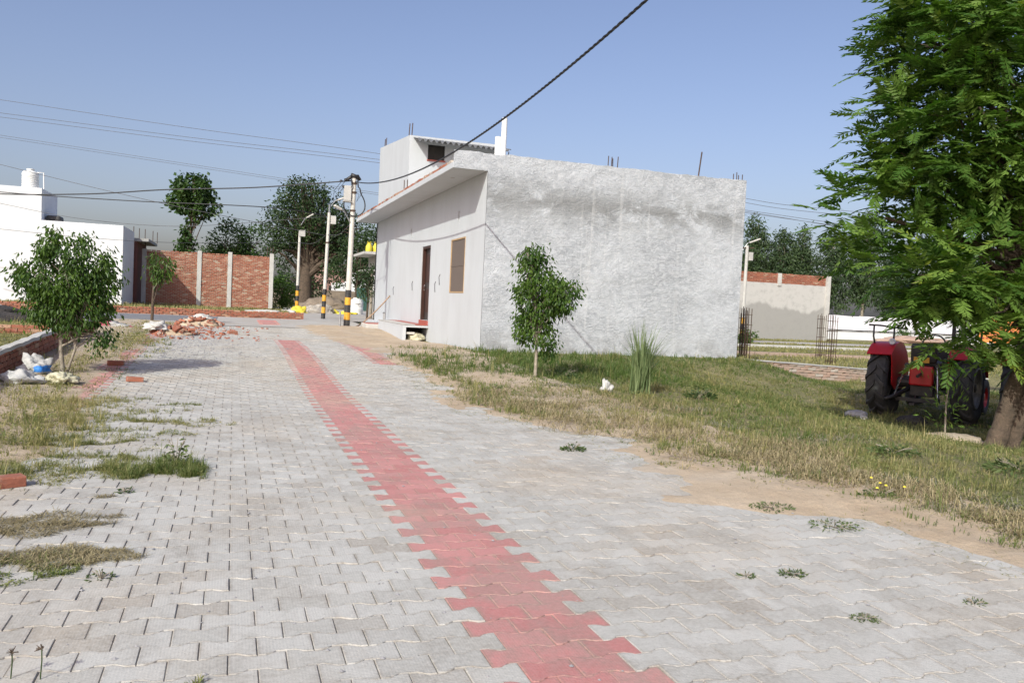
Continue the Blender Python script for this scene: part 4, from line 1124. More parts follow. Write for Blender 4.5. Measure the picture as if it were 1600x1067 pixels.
def copy_tree(o, parent=None):
    c = o.copy(); COL.objects.link(c); c.parent = parent
    for k in ('label', 'category', 'group', 'kind'):
        pass
    for ch in list(o.children): copy_tree(ch, c)
    return c
tr1 = make_tractor('red tractor standing nearest the lawn with its big rear tyre in full view')
HEAD = R(32)
tr1.location = (12.1, 12.05, tzf(12.1, 12.05) - .02); tr1.rotation_euler = (0, 0, HEAD)
tr2 = copy_tree(tr1); tr2['label'] = 'second red tractor farther right, mostly hidden behind the leaning tree trunk'
tr2.location = (13.2, 10.2, tzf(13.2, 10.2) - .02); tr2.rotation_euler = (0, 0, R(36))
# orange board behind the tractors
ob = thing('notice_board', 'orange lettered notice board behind the tractors right of the trunk', 'board', (18.2, 15.8, -.3))
q = Matrix.Rotation(R(-43), 3, 'Z')
MB().obox((18.2, 15.8, 1.22), (1.0, .04, .62), q).build('board', M['orange_board'], ob)
for i in range(5):
    mbk = MB(); xx = -.42
    while xx < .38:
        w_ = random.uniform(.03, .09); c_ = q @ Vector((xx + w_ / 2, -.024, 0)); mbk.obox((18.2 + c_.x, 15.8 + c_.y, 1.42 - i * .1), (w_, .006, .035), q); xx += w_ + .025
    mbk.build('lettering', M['board_ink'], ob)
for dx in (-.4, .4):
    c_ = q @ Vector((dx, .03, 0)); MB().tube([(18.2 + c_.x, 15.8 + c_.y, -.4), (18.2 + c_.x, 15.8 + c_.y, 1.5)], .025, 6).build('leg', M['steel'], ob)

# ------------------------------------------------------------------ reinforcing-bar columns
def rebar_column(x, y, h, label, w=.2):
    z = tzf(x, y)
    t_ = thing('rebar_column', label, 'rebar column', (x, y, z), 'rebar columns on the empty plots')
    for sx2 in (-1, 0, 1):
        for sy2 in (-1, 1):
            MB().tube([(x + sx2 * w / 2, y + sy2 * w / 2, z - .1), (x + sx2 * w / 2 + random.uniform(-.02, .02), y + sy2 * w / 2, z + h + random.uniform(-.1, .1))], .011, 5).build('bar', M['steel'], t_)
    for k in range(5):
        zz = z + .1 + (h - .3) * k / 4; c = w / 2 + .012
        MB().tube([(x - c, y - c, zz), (x + c, y - c, zz), (x + c, y + c, zz), (x - c, y + c, zz), (x - c, y - c, zz)], .008, 5).build('stirrup', M['steel'], t_)
rebar_column(17.7, 21.4, 1.55, 'front rebar cage column standing on the empty plot near the low wall')
rebar_column(20.2, 25.0, 1.6, 'rear rebar cage column standing on the empty plot near the low wall')
rebar_column(13.3, 19.5, 1.4, 'rebar cage column tight beside the corner of the whitewashed wall', .16)
rebar_column(13.9, 20.6, 1.4, 'rebar cage column second behind the corner of the whitewashed wall', .16)

# ------------------------------------------------------------------ vegetation
def unit(a): return a / np.maximum(np.linalg.norm(a, axis=1, keepdims=True), 1e-9)

def leaf_quads(c, d, l, w, fold=0.15, roll=None):
    """leaf blades: base c, direction d, length l, width w"""
    n = len(c)
    r = rng.normal(size=(n, 3)) if roll is None else roll
    s = unit(np.cross(d, r)); nn = np.cross(s, d)
    l = l[:, None]; w = w[:, None]
    base = c; tip = c + d * l - nn * l * .10
    a = c + d * l * .45 + s * w / 2 + nn * w * fold
    b = c + d * l * .45 - s * w / 2 + nn * w * fold
    v = np.stack([base, a, tip, b], 1).reshape(-1, 3)
    f = np.arange(n * 4).reshape(-1, 4)
    return v, f

def crown_points(ells, nclump, per, rc, shell=0.55, surf=None):
    """clumps of points in a union of ellipsoids, biased outwards; returns points, outward dirs, clump tint"""
    P_, D_, T_ = [], [], []
    vol = np.array([e[1][0] * e[1][1] * e[1][2] for e in ells]) ** 0.75
    vol /= vol.sum()
    for _ in range(nclump):
        e = ells[rng.choice(len(ells), p=vol)]
        u = rng.normal(size=3); u /= np.linalg.norm(u)
        rr = shell + (1.0 - shell) * rng.random() ** 0.6
        c = np.array(e[0]) + u * np.array(e[1]) * rr
        k = max(3, int(per * rng.uniform(.6, 1.4)))
        p = c + rng.normal(size=(k, 3)) * rc * rng.uniform(.7, 1.2)
        P_.append(p)
        D_.append(np.tile(u, (k, 1)) + rng.normal(size=(k, 3)) * .25)
        T_.append(np.clip(rng.uniform(.0, .75) + rng.normal(size=k) * .16, 0, 1))
    return np.concatenate(P_), unit(np.concatenate(D_)), np.concatenate(T_)

def add_mesh(name, parent, v, f, mat, tint):
    return mesh_obj(name, fast_mesh(name, v - np.array(BASE[parent]), f, mat, tint), parent)

def limbs(mb, trunk, ells, n, r0, zmin, wig=0.12, tip=.006):
    for i in range(n):
        e = ells[rng.integers(len(ells))]
        u = rng.normal(size=3); u /= np.linalg.norm(u); u[2] = abs(u[2]) * .7 - .1
        end = Vector(np.array(e[0]) + u * np.array(e[1]) * rng.uniform(.6, .92))
        # leave the trunk at a point below the end
        cand = [p for p in trunk if p.z >= zmin and p.z < end.z + .2] or [trunk[-1]]
        st_ = cand[rng.integers(len(cand))]
        d = end - st_; L = d.length; pts = []
        for k in range(7):
            s = k / 6
            pts.append(st_ + d * s + Vector((0, 0, math.sin(s * math.pi) * L * .10)) + Vector(rng.normal(size=3)) * wig * L * .12 * (0 < k < 6))
        mb.tube(pts, [max(tip, r0 * (1 - .85 * k / 6)) for k in range(7)], 6, cap=False)

def ficus(name, label, x, y, trunks, ells, nclump, per, leaf, rc, mat, group=None, droop=.7, bark='bark_pale', cat='tree', shell=.5):
    z = tzf(x, y)
    t_ = thing(name, label, cat, (x, y, z), group)
    mb = MB(); allp = []
    for tr, r0, r1 in trunks:
        pts = [Vector(p) for p in tr]; fine = []
        for a, b in zip(pts[:-1], pts[1:]):
            for k in range(5): fine.append(a.lerp(b, k / 5))
        fine.append(pts[-1])
        mb.tube(fine, [r0 + (r1 - r0) * i / (len(fine) - 1) for i in range(len(fine))], 9); allp += fine
    limbs(mb, allp, ells, max(10, nclump // 6), trunks[0][1] * .45, allp[0].z + .25 * (max(p.z for p in allp) - allp[0].z))
    mb.build('trunk', M[bark], t_, smooth='auto')
    p, d, tt = crown_points(ells, nclump, per, rc, shell)
    d = unit(d * (1 - droop * .6) + np.array([0, 0, -droop]) + rng.normal(size=d.shape) * .35)
    l = leaf[0] * rng.uniform(.7, 1.25, len(p)); w = leaf[1] * rng.uniform(.75, 1.2, len(p))
    v, f = leaf_quads(p, d, l, w)
    add_mesh('crown', t_, v, f, M[mat], tt)
    return t_

# small weeping tree left of the road
ficus('weeping_fig', 'small leafy weeping tree with forked pale trunk left of the road', -2.2, 12.85,
      [([(-2.2, 12.85, 0), (-2.24, 12.87, .35), (-2.26, 12.9, .75), (-2.25, 12.92, 1.5)], .035, .015), ([(-2.16, 12.83, 0.05), (-2.06, 12.83, .4), (-2.02, 12.84, .8), (-1.95, 12.85, 1.4)], .02, .01)],
      [((-2.22, 12.9, 1.42), (.5, .5, .5)), ((-2.55, 13.0, 1.36), (.34, .34, .26)), ((-1.92, 12.8, 1.6), (.34, .34, .4)), ((-2.05, 12.82, 1.02), (.45, .42, .36)), ((-2.35, 12.95, .95), (.35, .36, .22)), ((-1.72, 12.76, .55), (.12, .12, .18)), ((-1.75, 12.78, 1.3), (.2, .25, .4)), ((-2.4, 12.9, 1.85), (.12, .14, .2))],
      300, 27, (.075, .032), .07, 'leaf_ficus', 'weeping trees by the road', droop=1.0)
ficus('weeping_fig', 'small leafy weeping tree on a straight trunk in front of the whitewashed wall', 4.82, 13.02,
      [([(4.82, 13.02, .02), (4.82, 13.02, .5), (4.8, 13.05, 1.2), (4.75, 13.1, 2.0)], .032, .012)],
      [((4.85, 13.05, 1.5), (.42, .4, .5)), ((4.75, 13.1, 1.95), (.26, .25, .3)), ((5.1, 12.95, 1.5), (.36, .35, .32)), ((4.8, 13.05, .92), (.38, .34, .3)), ((5.0, 13.0, .62), (.15, .15, .14)), ((4.62, 13.12, 2.15), (.1, .1, .14)), ((5.35, 12.9, 1.62), (.14, .14, .12))],
      210, 27, (.078, .033), .07, 'leaf_ficus', 'weeping trees by the road', droop=1.0)
ficus('young_ashoka', 'thin young tree tied to a stake at the road edge before the brick wall', -2.38, 28.0,
      [([(-2.38, 28.0, .2), (-2.36, 28.0, 1.2), (-2.3, 28.0, 2.0)], .05, .02)],
      [((-2.15, 27.95, 2.0), (.36, .3, .42)), ((-2.25, 27.95, 1.7), (.16, .16, .22))], 34, 14, (.16, .045), .10, 'leaf_ficus', droop=.9, bark='bark')
ficus('street_sapling', 'slim dark sapling at the far corner of the white house', 5.25, 34.6,
      [([(5.25, 34.6, .25), (5.28, 34.6, 1.2), (5.3, 34.6, 2.1)], .05, .03)],
      [((5.25, 34.6, 1.75), (.3, .3, .5)), ((5.3, 34.6, 2.25), (.3, .3, .3))], 40, 16, (.13, .06), .13, 'leaf_dark', bark='bark')

# big pinnate-leaved tree on the right
def neem():
    x, y = 9.55, 8.25; z = tzf(x, y)
    t_ = thing('pinnate_tree', 'big leafy tree with feathery pinnate leaves and leaning trunk at the right edge', 'tree', (x, y, z))
    tr = [Vector(p) for p in [(9.5, 8.28, z - .1), (9.6, 8.25, z + .25), (9.74, 8.22, .5), (9.86, 8.2, 1.0), (9.95, 8.25, 1.7), (9.9, 8.3, 2.6), (9.95, 8.3, 3.6), (10.0, 8.4, 5.2)]]
    fine = []
    for a, b in zip(tr[:-1], tr[1:]):
        for k in range(6): fine.append(a.lerp(b, k / 6))
    fine.append(tr[-1])
    n = len(fine); mb = MB()
    mb.tube(fine, [.135 * (1 - .75 * i / n) * (1.15 if i < 3 else 1) + .008 * math.sin(i * 1.7) for i in range(n)], 14)
    mb.tube([(9.72, 8.2, z - .1), (9.86, 8.15, .3), (10.05, 8.1, 1.0), (10.45, 8.05, 2.2), (10.9, 8.1, 3.6)], [.09, .085, .075, .06, .035], 10)
    ells = [((9.7, 8.5, 4.4), (1.55, 1.6, 1.9)), ((9.0, 8.65, 3.45), (1.25, 1.1, .9)), ((8.2, 8.8, 2.8), (.98, .8, .58)), ((8.75, 8.7, 5.0), (.75, .8, .75)),
            ((9.2, 8.3, 2.1), (1.2, .95, .62)), ((10.6, 7.9, 3.0), (1.3, 1.2, 1.6)), ((10.5, 8.1, 5.5), (1.5, 1.5, 1.3)), ((8.55, 8.7, 2.15), (.7, .6, .55)), ((9.9, 7.6, 1.75), (.8, .5, .5)), ((9.1, 8.45, 4.2), (1.1, 1.0, .9)), ((8.5, 8.65, 3.75), (.85, .8, .6)), ((8.6, 8.6, 5.0), (.8, .8, .8)), ((8.3, 8.15, 1.75), (.6, .5, .42)), ((8.95, 7.95, 1.4), (.5, .45, .35)), ((9.4, 7.75, 1.15), (.45, .35, .4)), ((8.05, 8.45, 2.2), (.66, .55, .42)), ((8.35, 8.3, 1.6), (.45, .4, .35))]
    limbs(mb, [p for p in fine if p.z > 1.2], ells, 60, .05, 1.2, .18)
    mb.tube([(9.9, 8.3, 2.1), (9.2, 8.45, 2.35), (8.6, 8.6, 2.5), (8.0, 8.8, 2.65)], [.07, .06, .045, .02], 8)
    mb.tube([(9.9, 8.3, 2.9), (9.3, 8.4, 3.5), (8.8, 8.5, 4.2)], [.07, .05, .02], 8)
    mb.build('trunk', M['bark'], t_, smooth='auto')
    # rosettes of fronds at twig ends
    p, d, tt = crown_points(ells, 500, 8, .11, .5)
    p2, d2, t2 = crown_points([((9.45, 8.05, 1.35), (.75, .5, .5)), ((9.0, 8.4, 1.05), (.5, .4, .38)), ((10.3, 7.4, .8), (.45, .3, .3)), ((8.9, 8.5, .72), (.18, .15, .12))], 46, 5, .06, .4)
    p = np.concatenate([p, p2]); d = np.concatenate([d, d2]); tt = np.concatenate([tt, np.clip(t2 + .15, 0, 1)])
    d = d * .6 * [1, 1, .6] + rng.normal(size=d.shape) * [.6, .6, .35] + [0, 0, .12]; d = unit(d)
    N = len(p); K = 7
    L = rng.uniform(.28, .52, N)
    side = unit(np.cross(d, np.array([0, 0, 1.]) + rng.normal(size=(N, 3)) * .25)); up_ = np.cross(side, d)
    V, Fc, T = [], [], []
    nb2 = 0
    for k in range(K):
        s = .15 + .85 * k / (K - 1)
        pos = p + d * (L * s)[:, None] - np.array([0, 0, 1.]) * (L * s * s * .2)[:, None]
        dd = unit(d - np.array([0, 0, 1.]) * (s * .35))
        for sg in (-1, 1):
            ang = .95 - .35 * s
            ld = unit(dd * math.cos(ang) + side * sg * math.sin(ang) - np.array([0, 0, 1.]) * .22 + rng.normal(size=d.shape) * .07)
            ll = .155 * (1 - .55 * abs(s - .4)) * rng.uniform(.85, 1.15, N); wl_ = ll * .38
            v, f = leaf_quads(pos, ld, ll, wl_, .10, roll=-up_ + rng.normal(size=d.shape) * .12)
            V.append(v); Fc.append(f + nb2); nb2 += len(v)
            T.append(np.clip(tt + rng.normal(size=N) * .06, 0, 1))
    # rachis as a thin strip
    tip = p + d * L[:, None] - np.array([0, 0, 1.]) * (L * .2)[:, None]
    mid = p + d * (L * .5)[:, None] - np.array([0, 0, 1.]) * (L * .05)[:, None]
    w = .0022
    v = np.stack([p - side * w, p + side * w, mid + side * w, mid - side * w, tip + side * w * .5, tip - side * w * .5], 1).reshape(-1, 3)
    i0 = np.arange(N)[:, None] * 6
    f = np.concatenate([i0 + [0, 1, 2, 3], i0 + [3, 2, 4, 5]])
    V.append(v); Fc.append(f + nb2); T.append(np.full(len(f), .8))
    add_mesh('crown', t_, np.concatenate(V), np.concatenate(Fc), M['leaf_neem'], np.concatenate(T))
neem()

def big_tree(name, label, x, y, h, ells, nclump, per, leaf, rc, mat, r=.3, bark='bark', cat='tree', group=None, lean=0, trunk_top=.6, shell=.45, droop=.3, nl=None, z=None):
    z = tzf(x, y) if z is None else z
    t_ = thing(name, label, cat, (x, y, z), group)
    tr = [Vector((x + lean * s * s, y, z - .1 + (h * trunk_top + .1) * s)) for s in np.linspace(0, 1, 9)]
    mb = MB(); mb.tube(tr, [r * (1.25 if i == 0 else 1) * (1 - .6 * i / 8) for i in range(9)], 9)
    limbs(mb, tr[3:], ells, nl or max(14, nclump // 10), r * .35, z + .2 * h, .2, .015)
    mb.build('trunk', M[bark], t_, smooth='auto')
    p, d, tt = crown_points(ells, nclump, per, rc, shell)
    d = unit(d * .6 + np.array([0, 0, -droop]) + rng.normal(size=d.shape) * .6)
    v, f = leaf_quads(p, d, leaf[0] * rng.uniform(.7, 1.3, len(p)), leaf[1] * rng.uniform(.7, 1.3, len(p)))
    add_mesh('crown', t_, v, f, M[mat], tt)
    return t_

big_tree('spreading_tree', 'huge dark spreading tree with thick trunk behind the lamp posts', 5.5, 70, 10.4,
         [((5.6, 70, 7.6), (3.0, 3, 2.6)), ((4.0, 70, 6.8), (1.9, 2, 2.2)), ((7.4, 69.5, 6.6), (2.1, 2, 2.0)), ((5.3, 70, 9.4), (2.0, 2, 1.2)), ((8.6, 69.5, 4.6), (2.0, 2, 1.5)), ((3.6, 70, 4.6), (1.2, 1.4, 1.2)), ((9.5, 69.5, 6.4), (1.2, 1.5, 1.4))],
         760, 17, (.26, .13), .28, 'leaf_dark', .62, lean=.3, trunk_top=.62, shell=.55, nl=110)
big_tree('bushy_tree', 'mid green bushy tree behind the brick wall left of the huge tree', 0.0, 79, 7.9,
         [((-.4, 79, 5.6), (1.8, 1.8, 2.1)), ((1.4, 79, 5.6), (1.5, 1.6, 1.8)), ((.4, 79, 3.8), (2.6, 2.2, 1.6)), ((-2.2, 79, 4.2), (1.2, 1.2, 1.2))], 330, 15, (.28, .14), .26, 'leaf_mid', .3)
big_tree('tall_slim_tree', 'slim tree with a detached round top rising behind the brick wall', -3.7, 75.4, 11,
         [((-3.5, 75.4, 9.6), (1.7, 1.5, 1.25)), ((-4.4, 75.4, 8.6), (1.0, 1.1, .8)), ((-2.4, 75.4, 8.4), (1.1, 1.0, .8)), ((-3.6, 75.4, 7.6), (.7, .7, .9)), ((-3.9, 75.4, 6.5), (.4, .4, .6)), ((-3.9, 75.4, 4.9), (.75, .75, .7)), ((-3.9, 75.4, 3.6), (.6, .6, .8))], 210, 14, (.34, .26), .2, 'leaf_mid', .16, lean=.3, trunk_top=.95)
big_tree('roadside_bush', 'dense green bush at the right end of the brick wall', 2.75, 52, 2.1,
         [((2.75, 52, 1.5), (.72, .6, .85)), ((2.55, 51.8, .85), (.6, .5, .5)), ((3.1, 52, 1.1), (.5, .5, .6))], 90, 18, (.17, .085), .14, 'leaf_ficus', .05, cat='bush')
big_tree('dark_tree', 'dark tree mass right of the huge tree behind the utility pole', 8.9, 64, 6.2,
         [((8.8, 64, 4.1), (1.7, 1.6, 1.7)), ((7.6, 64, 3.2), (1.2, 1.4, 1.1)), ((9.9, 64, 2.8), (1.2, 1.2, 1.4)), ((9.9, 64, 5.2), (1.4, 1.4, 1.6))], 190, 16, (.26, .13), .26, 'leaf_dark', .2)
big_tree('low_far_tree', 'low dark tree behind the big trunk near the mud wall', 6.8, 78, 4.6, [((6.9, 78, 2.6), (1.6, 1.5, 1.6)), ((4.6, 78, 2.4), (1.2, 1.2, 1.2))], 110, 14, (.28, .14), .26, 'leaf_dark', .2)
# row of eucalyptus far right
euc = [(47.5, 69, 11.3, 1.5, 'leftmost tall grey-green eucalyptus beside the whitewashed wall'), (50.0, 68.2, 9.9, 1.5, 'second eucalyptus from the whitewashed wall, rounded top'), (51.8, 67.8, 10.5, 1.25, 'third eucalyptus from the whitewashed wall, narrow'),
       (54.6, 66.8, 9.9, 2.1, 'fourth eucalyptus from the whitewashed wall, broad above the grey wall'), (57.6, 65.6, 12.2, 1.8, 'fifth eucalyptus from the whitewashed wall, tallest above the grey wall'), (60.5, 64.2, 9.0, 2.2, 'sixth eucalyptus from the whitewashed wall, behind the white sheeting'),
       (64.5, 62.2, 10.5, 2.2, 'seventh eucalyptus, seen through the feathery tree'), (68.5, 60.5, 9.5, 2.4, 'eighth eucalyptus, seen low behind the tractors'), (73, 58.5, 10, 2.6, 'ninth eucalyptus, behind the leaning trunk'), (78, 56, 10, 2.6, 'last eucalyptus at the right edge')]
for (x, y, h, w, lab) in euc:
    big_tree('eucalyptus', lab, x, y, h, [((x, y, h * .80), (w * .62, w * .7, h * .18)), ((x + w * .2, y, h * .62), (w * .95, w, h * .17)), ((x - w * .35, y, h * .5), (w * .8, w * .9, h * .14)), ((x + w * .3, y, h * .36), (w * .9, w, h * .14))],
             300, 22, (.36, .12), .30, 'leaf_euc', .15, 'bark_pale', 'tree', 'far row of eucalyptus', lean=.2, trunk_top=.9, shell=.3, droop=.8, nl=26, z=0)
for i, (x, y, h, w, lab) in enumerate([(63, 59, 4.2, 2.6, 'dark undergrowth tree low behind the white sheeting, left one'), (69, 56, 4.8, 3.0, 'dark undergrowth tree low behind the white sheeting, right one'), (58.2, 61.5, 5.2, 2.4, 'dark undergrowth tree right beside the grey wall end')]):
    big_tree('dark_tree', lab, x, y, h, [((x, y, h * .55), (w, w * .7, h * .45))], 140, 16, (.30, .14), .3, 'leaf_dark', .15, z=0)
for (x, y, s, lab) in [(46.8, 49.0, .55, 'small round shrub in front of the white boundary wall'), (22.9, 33.6, .4, 'small shrub at the foot of the far banded pole')]:
    big_tree('shrub', lab, x, y, s * 1.6, [((x, y, s * .8), (s, s, s * .75))], 40, 14, (.13, .07), .12, 'leaf_ficus', .04, cat='shrub', z=0)
big_tree('leafy_sapling', 'yellow-green sapling before the white boundary wall above the tractor', 47.3, 44, 2.4, [((47.3, 44, 1.6), (.5, .5, .75)), ((47.2, 44, .8), (.45, .4, .4))], 50, 14, (.16, .09), .14, 'leaf_ficus', .05, z=0)

# ------------------------------------------------------------------ grass
def blades(x, y, z, h, w, tint, lean=.45, lie=None, az=None):
    n = len(x)
    a = rng.uniform(0, 2 * math.pi, n) if az is None else az
    dx, dy = np.cos(a), np.sin(a)
    s = np.stack([-dy, dx, np.zeros(n)], 1) * (w / 2)[:, None]
    le = np.abs(rng.normal(0, lean, n)) if lie is None else lie
    b = np.stack([x, y, z - .01], 1)
    up_ = np.stack([dx * np.sin(le * .5), dy * np.sin(le * .5), np.cos(le * .5)], 1)
    up2 = np.stack([dx * np.sin(np.minimum(le * 1.6, 1.9)), dy * np.sin(np.minimum(le * 1.6, 1.9)), np.cos(np.minimum(le * 1.6, 1.9))], 1)
    m_ = b + up_ * (h * .55)[:, None]
    t_ = m_ + up2 * (h * .45)[:, None]
    v = np.stack([b - s, b + s, m_ + s * .8, m_ - s * .8, t_], 1).reshape(-1, 3)
    i0 = np.arange(n)[:, None] * 5
    f = np.stack([i0 + [0, 1, 2], i0 + [0, 2, 3], i0 + [3, 2, 4]], 1).reshape(-1, 3)
    return v, f, np.repeat(np.clip(tint, 0, 1), 3)

def tufts(cx, cy, zf, h, w, tint, per, spread, lean=.8):
    """bunches of blades that lean outwards from each tuft's middle"""
    k = np.maximum(3, rng.poisson(per, len(cx)))
    i = np.repeat(np.arange(len(cx)), k); n = len(i)
    a = rng.uniform(0, 2 * math.pi, n); q = np.abs(rng.normal(0, 1, n))
    sp = (spread[i] if hasattr(spread, '__len__') else spread) * q
    x = cx[i] + np.cos(a) * sp; y = cy[i] + np.sin(a) * sp
    le = np.clip(.15 + lean * q * rng.uniform(.3, 1.2, n), 0, 1.75)
    wind = rng.normal(0, .5, len(cx))[i]
    hh = h[i] * rng.uniform(.45, 1.25, n)
    return blades(x, y, zf(x, y), hh, w[i] * rng.uniform(.7, 1.3, n), tint[i] + rng.normal(0, .10, n), lie=le, az=a + wind)

def leaf_litter(x, y, z, size, tint):
    n = len(x)
    d = unit(np.stack([rng.normal(size=n), rng.normal(size=n), rng.normal(0, .45, n)], 1))
    v, f = leaf_quads(np.stack([x, y, z], 1), d, size * rng.uniform(.6, 1.4, n), size * .5 * rng.uniform(.6, 1.3, n), roll=np.stack([rng.normal(0, .4, n), rng.normal(0, .4, n), np.ones(n)], 1))
    f3 = np.concatenate([f[:, [0, 1, 2]], f[:, [0, 2, 3]]]); t3 = np.concatenate([tint, tint])
    return v, f3, np.clip(t3, 0, 1)

def polar(n, th0, th1, r0, r1):
    th = np.radians(rng.uniform(th0, th1, n)); r = rng.uniform(r0, r1, n)
    return r * np.sin(th), r * np.cos(th), r

def stuff(name, label, parts, mat):
    v = []; f = []; t_ = []; n = 0
    for a, b, c in parts:
        v.append(a); f.append(b + n); t_.append(c); n += len(a)
    o = mesh_obj(name, fast_mesh(name, np.concatenate(v), np.concatenate(f), mat, np.concatenate(t_)))
    tag(o, label, 'grass', kind='stuff')
    return o

def ground_z(x, y):
    z = tz(x, y)
    return z + np.where((x < edge_l(y)) & (x > -3.4), .03, 0) + np.where((x > edge_r(y)) & (x < 5.4), .04, 0)

# lawn right of the road
x, y, r = polar(46000, 4, 62, 3.5, 25)
e = edge_r(y)
n1 = vnoise(x, y, .5, 1.0); n2 = vnoise(x, y, 1.7, 6.0); n3 = vnoise(x, y, 5.5, 4.0)
ok = (x > e + .10 + .45 * n2 + .25 * n3) & (y < 18.3) & (y > 2)
ok &= ~((x > HX0 - .05) & (y > HY0 - .1))
bare = ((x - e) < .8) & (y > 4) & (n2 + n1 * .5 > .08) & (y < 10)          # trodden soil by the road
bare |= (x < 4.9) & (y > 16.4)
bare |= (np.hypot(x - 4.0, (y - 12.6) * .7) < .55)
ok &= ~(bare & (rng.random(len(x)) < .85))
ok &= rng.random(len(x)) < np.clip(.62 + 1.1 * n3 + .5 * n2, .12, 1)
x, y, r, n1, n2, n3, e = x[ok], y[ok], r[ok], n1[ok], n2[ok], n3[ok], e[ok]
green = np.clip(ss(11.8, 14, y) * (1 - ss(7.5, 10.5, x)) + .5 * ss(15.2, 17.5, y), 0, 1)
dryz = (1 - ss(.5, 2.2, x - e)) * ss(5, 6.5, y) * (1 - ss(11.5, 12.5, y))
tint = .22 + .40 * n1 + .38 * n2 + .30 * n3 + .08 * dryz - .34 * green + rng.normal(0, .14, len(x))
h = (.028 + .045 * np.clip(n2 + .35, 0, 1)) * rng.lognormal(0, .38, len(x)) + .085 * green * rng.random(len(x)) + .03 * dryz * rng.random(len(x))
lawn = tufts(x, y, ground_z, h * 1.25, .0028 + .00038 * r, tint, 9, .028 + .003 * r, .75)
k = rng.random(len(x)) < .045
st1 = tufts(x[k], y[k], ground_z, h[k] * 2.4, .002 + .0003 * r[k], np.full(k.sum(), .8), 3, .03, .35)
# lying straw and broad-leaved weeds among it
xs2, ys2, r2 = polar(32000, 4, 62, 3.5, 24); e2 = edge_r(ys2)
ok = (xs2 > e2 + .15) & (ys2 < 18.3) & ~((xs2 > HX0 - .05) & (ys2 > HY0 - .1)) & (vnoise(xs2, ys2, 1.2, 44.) + .25 * rng.normal(size=len(xs2)) > .0)
xs2, ys2, r2 = xs2[ok], ys2[ok], r2[ok]
straw = blades(xs2, ys2, ground_z(xs2, ys2) + rng.random(len(xs2)) * .04, rng.uniform(.04, .11, len(xs2)), .002 + .00028 * r2, .72 + rng.normal(0, .2, len(xs2)), lie=rng.normal(2.4, .5, len(xs2)))
xs2, ys2, r2 = polar(70000, 4, 62, 3.5, 22); e2 = edge_r(ys2)
nn_ = vnoise(xs2, ys2, 1.6, 71.) + .5 * vnoise(xs2, ys2, 5, 31.)
ok = (xs2 > e2 + .2) & (ys2 < 18.2) & ~((xs2 > HX0 - .05) & (ys2 > HY0 - .1)) & (nn_ > .22)
xs2, ys2, r2, nn_ = xs2[ok], ys2[ok], r2[ok], nn_[ok]
forb = leaf_litter(xs2, ys2, ground_z(xs2, ys2) + rng.random(len(xs2)) * .06, .018 + .0016 * r2, .18 + .3 * rng.random(len(xs2)))
# stragglers, straw and dead leaves strewn over the soil and the paver edge
def strew(n, y0, y1, ef, sg, dmin, dmax):
    yy = rng.uniform(y0, y1, n); xx = ef(yy) + sg * rng.uniform(dmin, dmax, n)
    nn = vnoise(xx, yy, 2.2, 51.) + .6 * vnoise(xx, yy, 7, 61.)
    k_ = nn > rng.uniform(-.3, .45, n); return xx[k_], yy[k_]
ax_, ay_ = strew(2600, 3, 16, edge_r, 1, -.15, .8)
rr_ = np.hypot(ax_, ay_)
edge1 = tufts(ax_, ay_, lambda a, b: ground_z(a, b) - .012, rng.lognormal(-3.3, .5, len(ax_)), .0026 + .0003 * rr_, .42 + rng.normal(0, .3, len(ax_)), 6, .022, 1.0)
ax_, ay_ = strew(9000, 3, 16, edge_r, 1, -.45, .8); rr_ = np.hypot(ax_, ay_)
edge2 = blades(ax_, ay_, tz(ax_, ay_) + .012 + .03 * (ax_ > edge_r(ay_)), rng.uniform(.02, .09, len(ax_)), .0016 + .0003 * rr_, .6 + rng.normal(0, .3, len(ax_)), lie=rng.normal(2.7, .3, len(ax_)))
ax_, ay_ = strew(2500, 3, 16, edge_r, 1, -.2, .9); rr_ = np.hypot(ax_, ay_)
edge3 = leaf_litter(ax_, ay_, ground_z(ax_, ay_) + .01, .016 + .0012 * rr_, .5 + rng.normal(0, .35, len(ax_)))
stuff('grass', 'yellow-green rough lawn grass right of the road', [lawn, st1, straw, forb, edge1, edge2, edge3], M['grass'])

# weedy verge left of the road
x, y, r = polar(22000, -26, 4, 5.5, 30)
e = edge_l(y); n1 = vnoise(x, y, .7, 21.0); n2 = vnoise(x, y, 2.0, 16.0); n3 = vnoise(x, y, 6, 14.0)
ok = (x < e - .02 + .4 * n2) & (y > 5.2) & (y < 28) & (np.abs(x + 2.85) > .1) & (np.abs(y - 20.1) > .09)
ok &= rng.random(len(x)) < np.clip(.62 + 1.0 * n3 + .4 * n2, .1, 1)
x, y, r, n1, n2, n3 = x[ok], y[ok], r[ok], n1[ok], n2[ok], n3[ok]
tint = .46 + .4 * n1 + .35 * n2 + .3 * n3 + rng.normal(0, .14, len(x))
h = (.03 + .085 * np.clip(n1 + .2, 0, 1)) * rng.lognormal(0, .35, len(x))
verge = tufts(x, y, ground_z, h * 1.15, .0032 + .0003 * r, tint, 10, .03 + .003 * r, .75)
xs2, ys2, r2 = polar(30000, -26, 4, 5.5, 24); nn_ = vnoise(xs2, ys2, 1.4, 5.)
ok = (xs2 < edge_l(ys2) - .05) & (ys2 > 5.2) & (np.abs(xs2 + 2.85) > .1) & (nn_ > .02); xs2, ys2, r2 = xs2[ok], ys2[ok], r2[ok]
forb = leaf_litter(xs2, ys2, ground_z(xs2, ys2) + rng.random(len(xs2)) ** 1.5 * .16, .02 + .0016 * r2, .2 + .45 * rng.random(len(xs2)))
straw = blades(xs2, ys2, ground_z(xs2, ys2) + rng.random(len(xs2)) * .08, rng.uniform(.05, .14, len(xs2)), .002 + .0003 * r2, .8 + rng.normal(0, .2, len(xs2)), lie=rng.normal(2.2, .6, len(xs2)))
